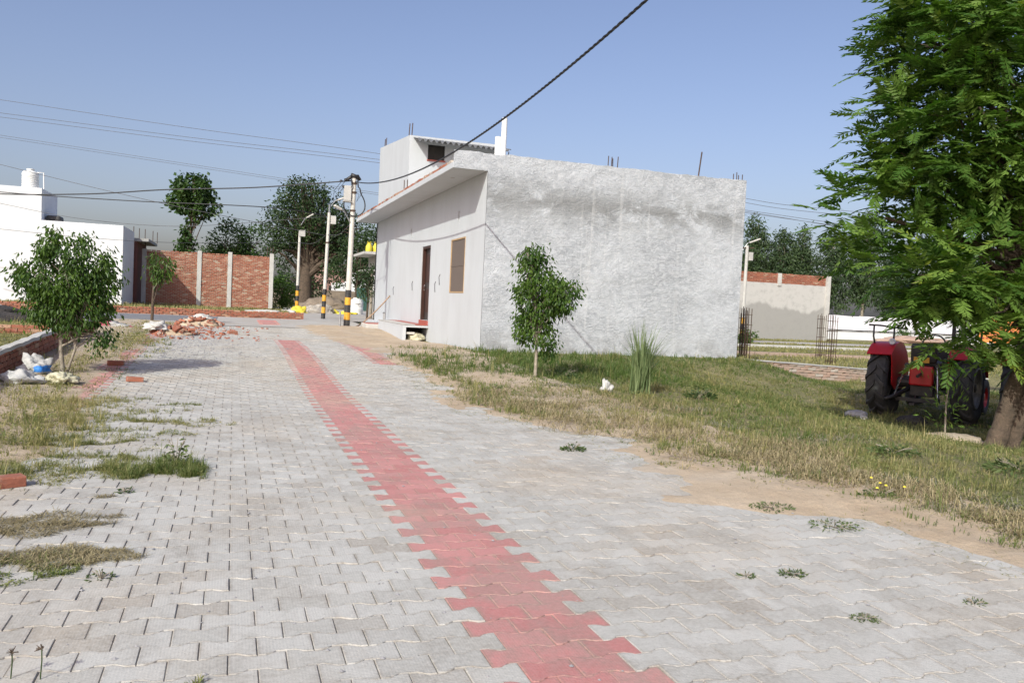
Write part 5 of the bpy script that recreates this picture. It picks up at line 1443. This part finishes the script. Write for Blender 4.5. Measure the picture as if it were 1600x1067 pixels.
ax_, ay_ = strew(5000, 5.5, 20, edge_l, 1, -.3, .55); rr_ = np.hypot(ax_, ay_)
edge2 = blades(ax_, ay_, tz(ax_, ay_) + .015, rng.uniform(.02, .08, len(ax_)), .0016 + .0003 * rr_, .6 + rng.normal(0, .3, len(ax_)), lie=rng.normal(2.7, .3, len(ax_)))
ax_, ay_ = strew(1500, 5.5, 20, edge_l, 1, -.3, .5); rr_ = np.hypot(ax_, ay_)
edge1 = tufts(ax_, ay_, tz, rng.lognormal(-3.1, .5, len(ax_)), .0026 + .0003 * rr_, .4 + rng.normal(0, .3, len(ax_)), 6, .022, 1.0)
stuff('grass', 'dry weedy grass on the verge left of the road', [verge, forb, straw, edge1, edge2], M['grass'])

# short grass beyond the kerb and on the empty plots
x = rng.uniform(-16, 2.6, 26000); y = rng.uniform(35.7, 49.5, 26000)
n1 = vnoise(x, y, .5, 3.0); keep = ~((x < -5) & (y > 43.9)) & (n1 > -.35)
x, y, n1 = x[keep], y[keep], n1[keep]
far1 = blades(x, y, tz(x, y), .1 + .22 * rng.random(len(x)) * np.clip(n1 + .5, .2, 1), np.full(len(x), .035), .5 + .4 * n1 + rng.normal(0, .12, len(x)), .5)
x = rng.uniform(12.6, 42, 50000); y = rng.uniform(18.6, 44, 50000)
n1 = vnoise(x, y, .35, 8.0); keep = (n1 > -.3) & ~((y > 37) & (y < 40.5))
x, y, n1 = x[keep], y[keep], n1[keep]
far2 = blades(x, y, tz(x, y), .06 + .14 * rng.random(len(x)) * np.clip(n1 + .5, .2, 1), np.full(len(x), .03), .5 + .4 * n1 + rng.normal(0, .12, len(x)), .6)
stuff('grass', 'short rough grass on the empty plots and beyond the brick kerb', [far1, far2], M['grass'])

def patch(cx, cy, rx, ry, n, rot=0.0):
    a = rng.uniform(0, 2 * math.pi, n); q = np.sqrt(rng.random(n)) * (1 + .25 * np.sin(3 * a + cx * 7) + .15 * np.sin(7 * a + cy * 5))
    u, w = np.cos(a) * q * rx, np.sin(a) * q * ry
    return cx + u * math.cos(rot) - w * math.sin(rot), cy + u * math.sin(rot) + w * math.cos(rot)

# grass patches growing through the pavers on the left
parts = []
for (cx, cy, rx, ry, n, hh, tn) in [(-.75, 6.33, .26, .05, 700, .05, .35), (-.93, 6.2, .22, .05, 500, .05, .45), (-.58, 6.2, .22, .06, 700, .06, .25), (-.36, 6.27, .2, .10, 1500, .10, .12), (-1.2, 6.1, .25, .06, 500, .04, .55),
                                (-.75, 6.75, .10, .14, 450, .06, .4), (-.72, 6.5, .12, .1, 500, .08, .25), (-.5, 6.75, .09, .09, 300, .06, .3), (-.62, 7.2, .08, .05, 120, .03, .3), (-.85, 7.6, .22, .05, 450, .04, .4), (-1.4, 7.6, .3, .14, 1300, .08, .3), (-1.75, 7.4, .3, .3, 1300, .12, .45),
                                (-1.25, 9.1, .3, .12, 700, .06, .4), (-.95, 8.8, .4, .12, 800, .06, .42), (-.35, 8.7, .32, .10, 600, .06, .5), (-.5, 7.95, .18, .07, 350, .04, .35), (-1.15, 10.4, .3, .12, 450, .05, .35), (-.5, 10.05, .18, .10, 300, .05, .3), (-1.45, 8.4, .3, .2, 700, .09, .55), (-1.7, 9.7, .35, .6, 2200, .12, .75), (-1.6, 8.8, .3, .3, 900, .12, .5),
                                (-1.1, 8.0, .35, .25, 900, .07, .4), (-.95, 7.0, .2, .12, 450, .05, .35), (-1.3, 6.8, .25, .2, 800, .07, .4), (-.2, 8.55, .2, .1, 350, .05, .5), (-.75, 9.4, .3, .12, 500, .05, .4), (-.45, 6.35, .25, .12, 1100, .09, .18), (-1.55, 6.3, .3, .25, 1300, .1, .4), (-1.35, 10.0, .3, .3, 700, .07, .5), (-1.05, 4.22, .42, .10, 2600, .035, .22), (-.85, 4.12, .25, .06, 900, .03, .15), (-.75, 5.75, .05, .02, 60, .035, .3), (-.08, 2.94, .07, .03, 160, .035, .3), (-1.15, 6.5, .12, .05, 150, .03, .4)]:
    n = n * 2; rx *= 1.2; ry *= 1.5; hh *= .75
    x, y = patch(cx, cy, rx, ry, n)
    x = x + vnoise(x, y, 5, 2.0) * .1; y = y + vnoise(x, y, 4, 7.0) * .22
    keep = vnoise(x, y, 9, 1.0) > -.22; x, y = x[keep], y[keep]; n = len(x)
    j = rng.random(n) < .16
    parts.append(tufts(x[j], y[j], tz, hh * rng.lognormal(-.1, .4, j.sum()), np.full(j.sum(), .0034), tn + rng.normal(0, .16, j.sum()), 7, .022, .8))
    j = rng.random(n) < .22
    parts.append(leaf_litter(x[j], y[j], tz(x[j], y[j]) + rng.random(j.sum()) * hh * .5, .02, np.clip(tn - .1 + .3 * rng.random(j.sum()), 0, 1)))
stuff('grass', 'grass tufts and patches growing through the pavers on the left', parts, M['grass'])
# dry straw lying on the pavers bottom left
parts = []
for (cx, cy, rx, ry, n, hh, tn, rot) in [(-1.02, 4.98, .33, .22, 2600, .05, .35, .2), (-.70, 4.95, .1, .05, 300, .04, .3, 0), (-.68, 4.36, .24, .16, 2300, .05, .6, -.1), (-1.0, 4.4, .25, .10, 900, .05, .4, 0), (-.72, 5.6, .06, .03, 160, .03, .3, 0), (-1.02, 3.6, .12, .25, 700, .04, .25, 0), (-.6, 5.1, .08, .05, 160, .03, .2, 0)]:
    x, y = patch(cx, cy, rx, ry, n, rot)
    parts.append(blades(x, y, tz(x, y) + .006 + rng.random(n) * .018, hh * rng.uniform(.5, 1.5, n), np.full(n, .0035), tn + rng.normal(0, .25, n), lie=rng.normal(2.6, .25, n)))
# matted dead stems by the right verge
for (cx, cy, rx, ry, n, hh, tn) in [(3.5, 8.6, .35, .5, 500, .08, .5), (4.3, 7.5, .5, .4, 700, .1, .5), (4.2, 6.4, .5, .35, 700, .08, .5), (4.5, 5.4, .4, .3, 900, .08, .5), (3.3, 10.6, .5, .6, 600, .09, .5), (4.4, 10.8, .9, .6, 700, .1, .45), (4.0, 8.3, .8, .6, 1000, .12, .45), (4.9, 9.6, .9, .7, 700, .13, .4), (4.6, 5.9, .5, .4, 1400, .1, .5), (4.85, 4.9, .35, .5, 1400, .09, .55), (4.8, 4.0, .3, .4, 1100, .08, .6), (3.6, 9.6, .6, .5, 1400, .1, .5), (4.95, 6.6, .5, .5, 1300, .1, .45)]:
    x, y = patch(cx, cy, rx, ry, n)
    parts.append(blades(x, y, ground_z(x, y) + rng.random(n) * .05, hh * rng.uniform(.5, 1.6, n), np.full(n, .006), tn + rng.normal(0, .25, n), lie=rng.normal(1.7, .6, n)))
o = stuff('dry_straw', 'matted dry straw and dead stems along the road edges', parts, M['dry'])
# grey brushwood by the verge
parts = []
for (cx, cy, rx, ry, n) in [(5.1, 11.9, .5, .22, 700), (4.75, 12.1, .3, .2, 350), (5.9, 9.8, .45, .25, 380), (5.3, 8.2, .3, .2, 200), (5.0, 5.2, .4, .25, 380), (4.5, 5.45, .16, .08, 160), (5.2, 4.4, .3, .3, 320), (4.7, 4.35, .2, .12, 160), (6.4, 7.4, .6, .3, 200), (5.2, 3.7, .3, .3, 240)]:
    x, y = patch(cx, cy, rx, ry, n)
    parts.append(blades(x, y, ground_z(x, y), rng.uniform(.04, .13, n), np.full(n, .006), .5 + rng.normal(0, .3, n), lie=rng.normal(1.9, .7, n)))
stuff('grey_brushwood', 'grey dead weeds heaped along the lawn edge', parts, M['grey_weed'])

# tall reed clump
tg = thing('tall_grass_clump', 'tall arching clump of reed grass in front of the whitewashed wall', 'grass clump', (6.0, 11.5, tzf(6, 11.5)))
mb = MB(); T = []
for i in range(250):
    a = random.uniform(0, 2 * math.pi); L = random.uniform(.55, 1.2); le = abs(random.gauss(0.1, .30)) + .05
    bx, by = 6.0 + random.gauss(0, .06), 11.5 + random.gauss(0, .06)
    dx, dy = math.cos(a) * .9 + .28, math.sin(a); w = random.uniform(.006, .011)
    z0 = tzf(bx, by); pts = []
    px_, py_, pz_ = bx, by, z0; ang = le * .4
    for k in range(7):
        pts.append(Vector((px_, py_, pz_)))
        st = L / 6; px_ += dx * math.sin(ang) * st; py_ += dy * math.sin(ang) * st; pz_ += math.cos(ang) * st; ang += le * (.18 + .12 * k * .5)
    s = Vector((-dy, dx, 0)).normalized()
    vs = []
    for k, p in enumerate(pts):
        ww = w * (1 - (k / 6) ** 2) + .0006; vs += [p - s * ww, p + s * ww]
    mb.add(vs, [(2 * k, 2 * k + 1, 2 * k + 3, 2 * k + 2) for k in range(6)]); T += [min(1, max(0, random.gauss(.45, .25)))] * 6
add_mesh('blades', tg, np.array(mb.v), np.array(mb.f), M['grass_tall'], T)

# single weeds on the road
def weed(label, x, y, w, h, n, tn, leaf=.03, mat='weed', name='weed', cat='weed', flat=.5, flower=None):
    z = tzf(x, y) + (0.03 if x > edge_r(y) else 0.018 if (3 < x < 4.3 and 4 < y < 5.8) else 0)
    t_ = thing(name, label, cat, (x, y, z))
    a = rng.uniform(0, 2 * math.pi, n); q = np.sqrt(rng.random(n))
    p = np.stack([x + np.cos(a) * q * w, y + np.sin(a) * q * w * .8, z + rng.random(n) ** 1.5 * h * (1.1 - q)], 1)
    d = unit(np.stack([np.cos(a), np.sin(a), rng.uniform(-.2, 1.0, n) * flat], 1) + rng.normal(size=(n, 3)) * .4)
    v, f = leaf_quads(p, d, leaf * rng.uniform(.6, 1.5, n), leaf * .45 * rng.uniform(.7, 1.3, n))
    add_mesh('leaves', t_, v, f, M[mat], np.clip(tn + rng.normal(0, .2, n), 0, 1))
    st_ = MB()
    for i in range(7):
        a_ = random.uniform(0, 6.28); st_.tube([(x, y, z - .01), (x + math.cos(a_) * w * .4, y + math.sin(a_) * w * .4, z + h * .5), (x + math.cos(a_) * w * .7, y + math.sin(a_) * w * .7, z + h * .7)], .0025, 4, cap=False)
    st_.build('stems', M['bark_pale'], t_)
    if flower:
        for i in range(flower): MB().lathe([(0, 0), (.012, .004), (.006, .012), (0, .013)], (x + random.gauss(0, w * .5), y + random.gauss(0, w * .5), z + h * random.uniform(.8, 1.1)), 7).build('flower', M['yellow_flower'], t_)
    return t_
weed('dark green leafy weed alone on the pavers near the lawn edge', 2.98, 6.97, .11, .075, 150, .15, .032)
weed('small bright grass tuft with thin seed stalk on the right pavers', 2.73, 3.48, .07, .03, 120, .3, .02)
weed('tiny weed left of the bright tuft on the right pavers', 2.47, 3.5, .045, .02, 50, .3, .016)
weed('flat moss-like weed lowest on the right pavers', 2.67, 2.9, .07, .012, 170, .55, .012, flat=.15)
weed('flat creeping olive weed on the sandy pavers, left of the two', 3.5, 4.72, .15, .015, 160, .5, .022, flat=.15)
weed('flat creeping olive weed on the sandy pavers, right of the two', 3.6, 4.22, .17, .015, 150, .45, .022, flat=.15)
weed('small weed at the bottom right corner pavers', 3.35, 2.95, .05, .02, 40, .4, .018)
weed('tall grey-green thistle weed rising from the left grass patch', -.37, 6.62, .11, .26, 130, .75, .045)
weed('little dark weed between the pavers below the left grass patch', -.62, 5.72, .05, .03, 30, .05, .03)
weed('thin wiry weed beside the green patch at lower left', -.52, 4.03, .06, .04, 36, .1, .02)
weed('small green weed on the soil by the house entrance', 3.3, 16.2, .14, .05, 60, .3, .04)
weed('low green weed on the far pavers right of the red stripe', 3.45, 13.9, .14, .05, 60, .3, .04)
weed('grey spiky weed on the pavers before the small tree', 3.65, 11.6, .10, .13, 70, .9, .05)
weed('broad dark leafy weed at the right of the reed clump', 6.75, 11.0, .24, .16, 150, .1, .075)
weed('yellow flowering weed at the right road edge', 4.42, 4.75, .16, .12, 150, .45, .03, flower=5)
weed('low dark shrubby weed behind the small tree on the lawn', 5.35, 13.15, .35, .2, 420, .05, .05)
weed('leafy green weed on the lawn near the right frame edge', 6.8, 5.6, .3, .1, 160, .35, .06)
weed('second leafy weed on the lawn, left of the edge one', 6.2, 6.5, .24, .08, 110, .4, .06)
wp = thing('young_shoot', 'thin young shoot with feathery leaves before the leaning trunk', 'sapling', (9.3, 8.85, tzf(9.3, 8.85)))
z0 = tzf(9.3, 8.85)
MB().tube([(9.3, 8.85, z0), (9.28, 8.85, z0 + .5), (9.34, 8.85, z0 + .95)], [.014, .01, .005], 6).build('stem', M['bark_pale'], wp)
n = 160; p = np.stack([9.3 + rng.normal(0, .12, n), 8.85 + rng.normal(0, .12, n), z0 + rng.uniform(.2, .95, n)], 1)
d = unit(p - np.array([9.3, 8.85, z0 + .3]) + rng.normal(size=(n, 3)) * .1); v, f = leaf_quads(p, d, rng.uniform(.07, .12, n), rng.uniform(.016, .026, n))
add_mesh('leaves', wp, v, f, M['leaf_neem'], np.clip(rng.normal(.5, .2, n), 0, 1))
for i, (x, y, h, lab) in enumerate([(-.655, 3.04, .088, 'left star-headed sedge at the bottom left corner'), (-.565, 3.02, .10, 'right star-headed sedge at the bottom left corner')]):
    s_ = thing('sedge', lab, 'weed', (x, y, tzf(x, y)))
    MB().tube([(x, y, -.01), (x + .004, y, h * .6), (x + .003, y, h)], .0022, 5).build('stem', M['weed'], s_)
    mb = MB()
    for k in range(16):
        a_ = random.uniform(0, 6.28); e_ = random.uniform(-.15, 1.2); L = random.uniform(.012, .024); d = Vector((math.cos(a_) * math.cos(e_), math.sin(a_) * math.cos(e_), math.sin(e_)))
        c_ = Vector((x + .003, y, h)); mb.tube([c_, c_ + d * L], [.0018, .0012], 4)
    mb.build('seed_head', M['bark'], s_)

# ------------------------------------------------------------------ debris
def blob_mesh(rad, seed, rough=.3, sub=4, clip=-.15, freq=1.4):
    bm = bmesh.new(); bmesh.ops.create_icosphere(bm, subdivisions=sub, radius=1)
    for v_ in bm.verts:
        n_ = mnoise.fractal(v_.co * freq + Vector((seed, seed * .7, 1)), .8, 2.0, 4)
        n3 = abs(mnoise.noise(v_.co * 3.2 + Vector((seed * 2, 1, seed))))
        v_.co *= 1 + rough * n_ - rough * .5 * n3
        v_.co.z = max(v_.co.z, clip)
        v_.co = Vector((v_.co.x * rad[0], v_.co.y * rad[1], v_.co.z * rad[2]))
    return bm
def blob(name, label, cat, c, rad, mat, seed, rough=.3, group=None, parent=None, mats=None, pick=None, rot=0., clip=-.15, freq=1.4, smooth=True):
    bm = blob_mesh(rad, seed, rough, 4, clip, freq); me = bpy.data.meshes.new(name)
    if pick:
        for fc in bm.faces: fc.material_index = pick(fc.calc_center_median())
    bm.to_mesh(me); bm.free()
    for m_ in (mats or [mat]): me.materials.append(M[m_])
    me.polygons.foreach_set('use_smooth', [smooth] * len(me.polygons))
    o = link(bpy.data.objects.new(name, me)); o.rotation_euler = (0, 0, rot)
    if parent is not None: o.parent = parent; o.location = Vector(c) - BASE[parent]
    else: o.location = c; tag(o, label, cat, group)
    BASE[o] = Vector(c)
    return o
def gz_(x, y, dz=0.): return (x, y, tzf(x, y) + .03 + dz)
blob('plastic_sack', 'white plastic sack with a blue printed band by the plot wall', 'sack', gz_(-2.5, 12.55, .04), (.22, .16, .21), None, 3.1, .45, mats=['sack_white', 'sack_blue'], pick=lambda p: 1 if (.0 < p.z < .085 and p.x > -.02 and p.y < .03) else 0, rot=.3)
blob('plastic_sack', 'crumpled white sack lying on the verge left of the blue printed one', 'sack', gz_(-2.47, 11.6, .03), (.24, .17, .13), 'sack_white', 8.3, .5)
blob('plastic_sack', 'cream coloured open sack lying at the paver edge', 'sack', gz_(-2.02, 11.75, .02), (.17, .17, .11), 'sack_cream', 5.7, .55)
blob('cloth_heap', 'grey and magenta cloth rags on the far verge', 'cloth', gz_(-3.3, 23.8), (.7, .35, .2), None, 2.3, .4, mats=['sack_white', 'sack_pink'], pick=lambda p: 1 if math.sin(p.x * 9) > .35 else 0)
blob('plastic_litter', 'torn white plastic litter on the grass before the whitewashed wall', 'litter', gz_(5.4, 11.45, .02), (.10, .08, .13), 'sack_white', 9.1, .7)
blob('cloth_in_platform', 'cream rag stuffed into the hollow of the entrance platform', 'cloth', (5.12, 24.15, .16), (.26, .22, .18), 'sack_cream', 4.4, .35)
blob('stone', 'grey stone block on the lawn before the tractor tyre', 'stone', (10.2, 11.6, tzf(10.2, 11.6) + .03), (.20, .16, .11), 'stone', 6.6, .18)
blob('stone', 'pale small stone just below the grey stone block', 'stone', (10.05, 11.25, tzf(10.05, 11.25) + .02), (.07, .06, .05), 'cement_pale', 7.6, .2)
blob('stone', 'flat grey stone at the tractor tyre foot', 'stone', (11.15, 11.35, tzf(11.15, 11.35)), (.3, .22, .15), 'debris', 1.9, .2)
blob('soil_mound', 'small brown soil mound under the leaning trunk', 'mound', (9.35, 8.75, tzf(9.35, 8.75) - .02), (.55, .4, .12), 'soil', 3.9, .35)
blob('debris_heap', 'dark heap of old debris at the left edge behind the plot wall', 'heap', (-7.3, 26.0, tzf(-7, 26)), (2.6, 1.3, .42), 'debris', 2.7, .35)
blob('debris_heap', 'second dark debris heap right of the first at the left edge', 'heap', (-4.9, 26.4, tzf(-5, 26.5)), (1.0, .7, .22), 'debris', 12.7, .4)
blob('cement_bag', 'white bag lying on top of the left debris heap', 'sack', (-7.9, 25.7, tzf(-7.9, 25.5) + .42), (.5, .3, .1), 'sack_white', 4.2, .3)
blob('gravel_heap', 'pale gravel heap at the foot of the far lamp post', 'heap', (4.5, 47.6, tzf(4.5, 47.6)), (.95, .7, .5), 'gravel', 1.3, .2, smooth=False)
for i, (x, y, s, lab) in enumerate([(3.35, 46.2, .5, 'yellow cement sack left of the pale gravel heap'), (5.35, 47.9, .33, 'yellow cement sack right behind the pale gravel heap'), (5.9, 46.9, .42, 'flat yellow sack left of the white drum'), (6.25, 47.3, .36, 'flat yellow sack nearest the white drum')]):
    blob('yellow_sack', lab, 'sack', (x, y, tzf(x, y)), (s, s * .6, s * (.75 if i < 2 else .4)), 'sack_yellow', i * 2.2 + .6, .4, 'yellow cement sacks')
blob('plastic_sack', 'white torn bag beside the left yellow sack', 'sack', (2.7, 45.9, tzf(2.7, 46)), (.5, .35, .16), 'sack_white', 6.2, .4)
blob('plastic_sheet', 'white sheet lying behind the brick kerb before the brick wall', 'sheet', (1.2, 38.5, tzf(1.2, 38.5) + .14), (.7, .4, .14), 'sack_white', 7.2, .4)
blob('plastic_sack', 'white scrap of sack on the grass below the bright white house', 'sack', (-8.3, 33.5, tzf(-8, 33) + .05), (.7, .5, .16), 'sack_white', 1.2, .35)
blob('soil_mound', 'brown debris mound at the foot of the huge tree', 'mound', (6.9, 66, .3), (2.0, 1.2, .8), 'mud_wall', 5.2, .35)
blob('soil_mound', 'brick rubble mound along the white boundary wall', 'mound', (45.5, 46.5, 0), (3.5, .9, .38), 'brick_pale', 8.8, .35)

def rubble(label, x, y, rx, ry, h, n, seed, sheet=None):
    random.seed(seed)
    z = tzf(x, y)
    t_ = thing('brick_rubble', label, 'rubble heap', (x, y, z), 'brick rubble heaps on the road')
    blob('rubble_core', None, None, (x, y, z - .02), (rx * .85, ry * .85, h * .8), 'soil', seed * 1.3, .3, parent=t_)
    for i in range(n):
        a = random.uniform(0, 6.28); q = math.sqrt(random.random()) * 1.02
        bx, by = x + math.cos(a) * q * rx, y + math.sin(a) * q * ry
        bz = z + h * .8 * max(0, 1 - q * q) + random.uniform(.0, .05)
        s = random.choice((.85, .7, .55, .45))
        put_brick(t_, bx, by, bz, (random.uniform(-.7, .7), random.uniform(-.7, .7), random.uniform(0, 6.28)), BRICK if random.random() < .85 else BRICKP, (s * random.uniform(.5, 1), s * 1.1, s * 1.1))
    if sheet:
        blob('torn_sheet', None, None, (x + sheet[0], y + sheet[1], z + h * .75), sheet[2], 'sack_white', seed, .5, parent=t_)
    return t_
rubble('nearer heap of broken red bricks with white sheet on the road edge', -1.3, 21.4, .55, .4, .2, 62, 11, (-.4, -.1, (.3, .2, .16)))
rubble('farther heap of brick rubble with a white sheet on the road edge', -.95, 26.9, .7, .5, .30, 75, 12, (.05, 0, (.3, .18, .10)))
random.seed(99)
for (x, y, rot, s, lab) in [(-1.68, 13.93, .2, 1.1, 'weathered whole brick at the shadow of the small tree'), (-1.22, 12.14, .25, 1.0, 'bright red brick on the pavers below the tree shadow'), (-1.33, 5.95, .5, 1.0, 'dark red broken brick at the left edge in the grass patch'),
                         (.0, 22.7, .4, 1.15, 'larger brick of the loose pair on the far pavers'), (-.25, 22.2, 1.2, .8, 'smaller brick of the loose pair on the far pavers'), (-.55, 22.9, 2.1, .7, 'dark brick bit left of the loose pair')]:
    o = link(bpy.data.objects.new('loose_brick', random.choice(BRICK))); o.location = (x, y, tzf(x, y) + .034 * s); o.rotation_euler = (random.uniform(-.1, .1), random.uniform(-.1, .1), rot); o.scale = (s * .9, s, s)
    tag(o, lab, 'brick', 'loose bricks on the road')
# pebbles, crumbs and twigs strewn about
mb = MB()
def pebble(x, y, s):
    z = tzf(x, y); vs = []
    for (a, b, c) in ((1, 0, .2), (.3, .9, .25), (-.8, .5, .2), (-.7, -.6, .3), (.4, -.9, .2), (.05, .05, .75)):
        vs.append((x + s * a * random.uniform(.7, 1.2), y + s * b * random.uniform(.7, 1.2), z + s * c))
    mb.add(vs, [(0, 1, 5), (1, 2, 5), (2, 3, 5), (3, 4, 5), (4, 0, 5)])
for _ in range(900):
    r_ = random.uniform(2.4, 18); th = R(random.uniform(-14, 52)); x, y = r_ * math.sin(th), r_ * math.cos(th)
    if x > edge_r(y) + .5 or x < edge_l(y) - .2: continue
    pebble(x, y, random.choice((.005, .006, .008, .012)))
for _ in range(1500):
    y = random.uniform(15, 26); x = random.gauss(-1.1, .7)
    pebble(x, y, random.uniform(.01, .03))
for _ in range(700):
    y = random.uniform(14.5, 28); x = random.uniform(2.2, 5.0)
    pebble(x, y, random.uniform(.008, .022))
o = mb.build('gravel', M['stone'], base=(0, 0, 0)); tag(o, 'loose pebbles and crumbs strewn over the road', 'gravel', kind='stuff')
mb = MB()
for _ in range(220):
    y = random.uniform(19.5, 27); x = random.gauss(-.9, .8); s = random.uniform(.02, .05)
    mb.obox((x, y, tzf(x, y) + s * .3), (s * 1.6, s, s * .8), Matrix.Rotation(random.uniform(0, 3), 3, 'Z'))
o = mb.build('brick_crumbs', M['brick'], base=(0, 0, 0)); tag(o, 'red brick crumbs around the rubble heaps', 'gravel', kind='stuff')
# a distant bird
bd = MB(); c_ = Vector((-8.6 + 6, 58, 21.0))
bd.add([c_ + Vector(p) for p in ((-.32, 0, .08), (-.12, .1, .02), (0, .14, 0), (.12, .1, .02), (.32, 0, .08), (.1, -.06, 0), (0, -.22, -.02), (-.1, -.06, 0), (0, 0, -.07))],
       [(0, 1, 7), (1, 2, 8, 7), (2, 3, 5, 8), (3, 4, 5), (5, 6, 8), (6, 7, 8)])
tag(bd.build('bird', M['cable']), 'tiny dark bird high in the sky above the lamp posts', 'bird')
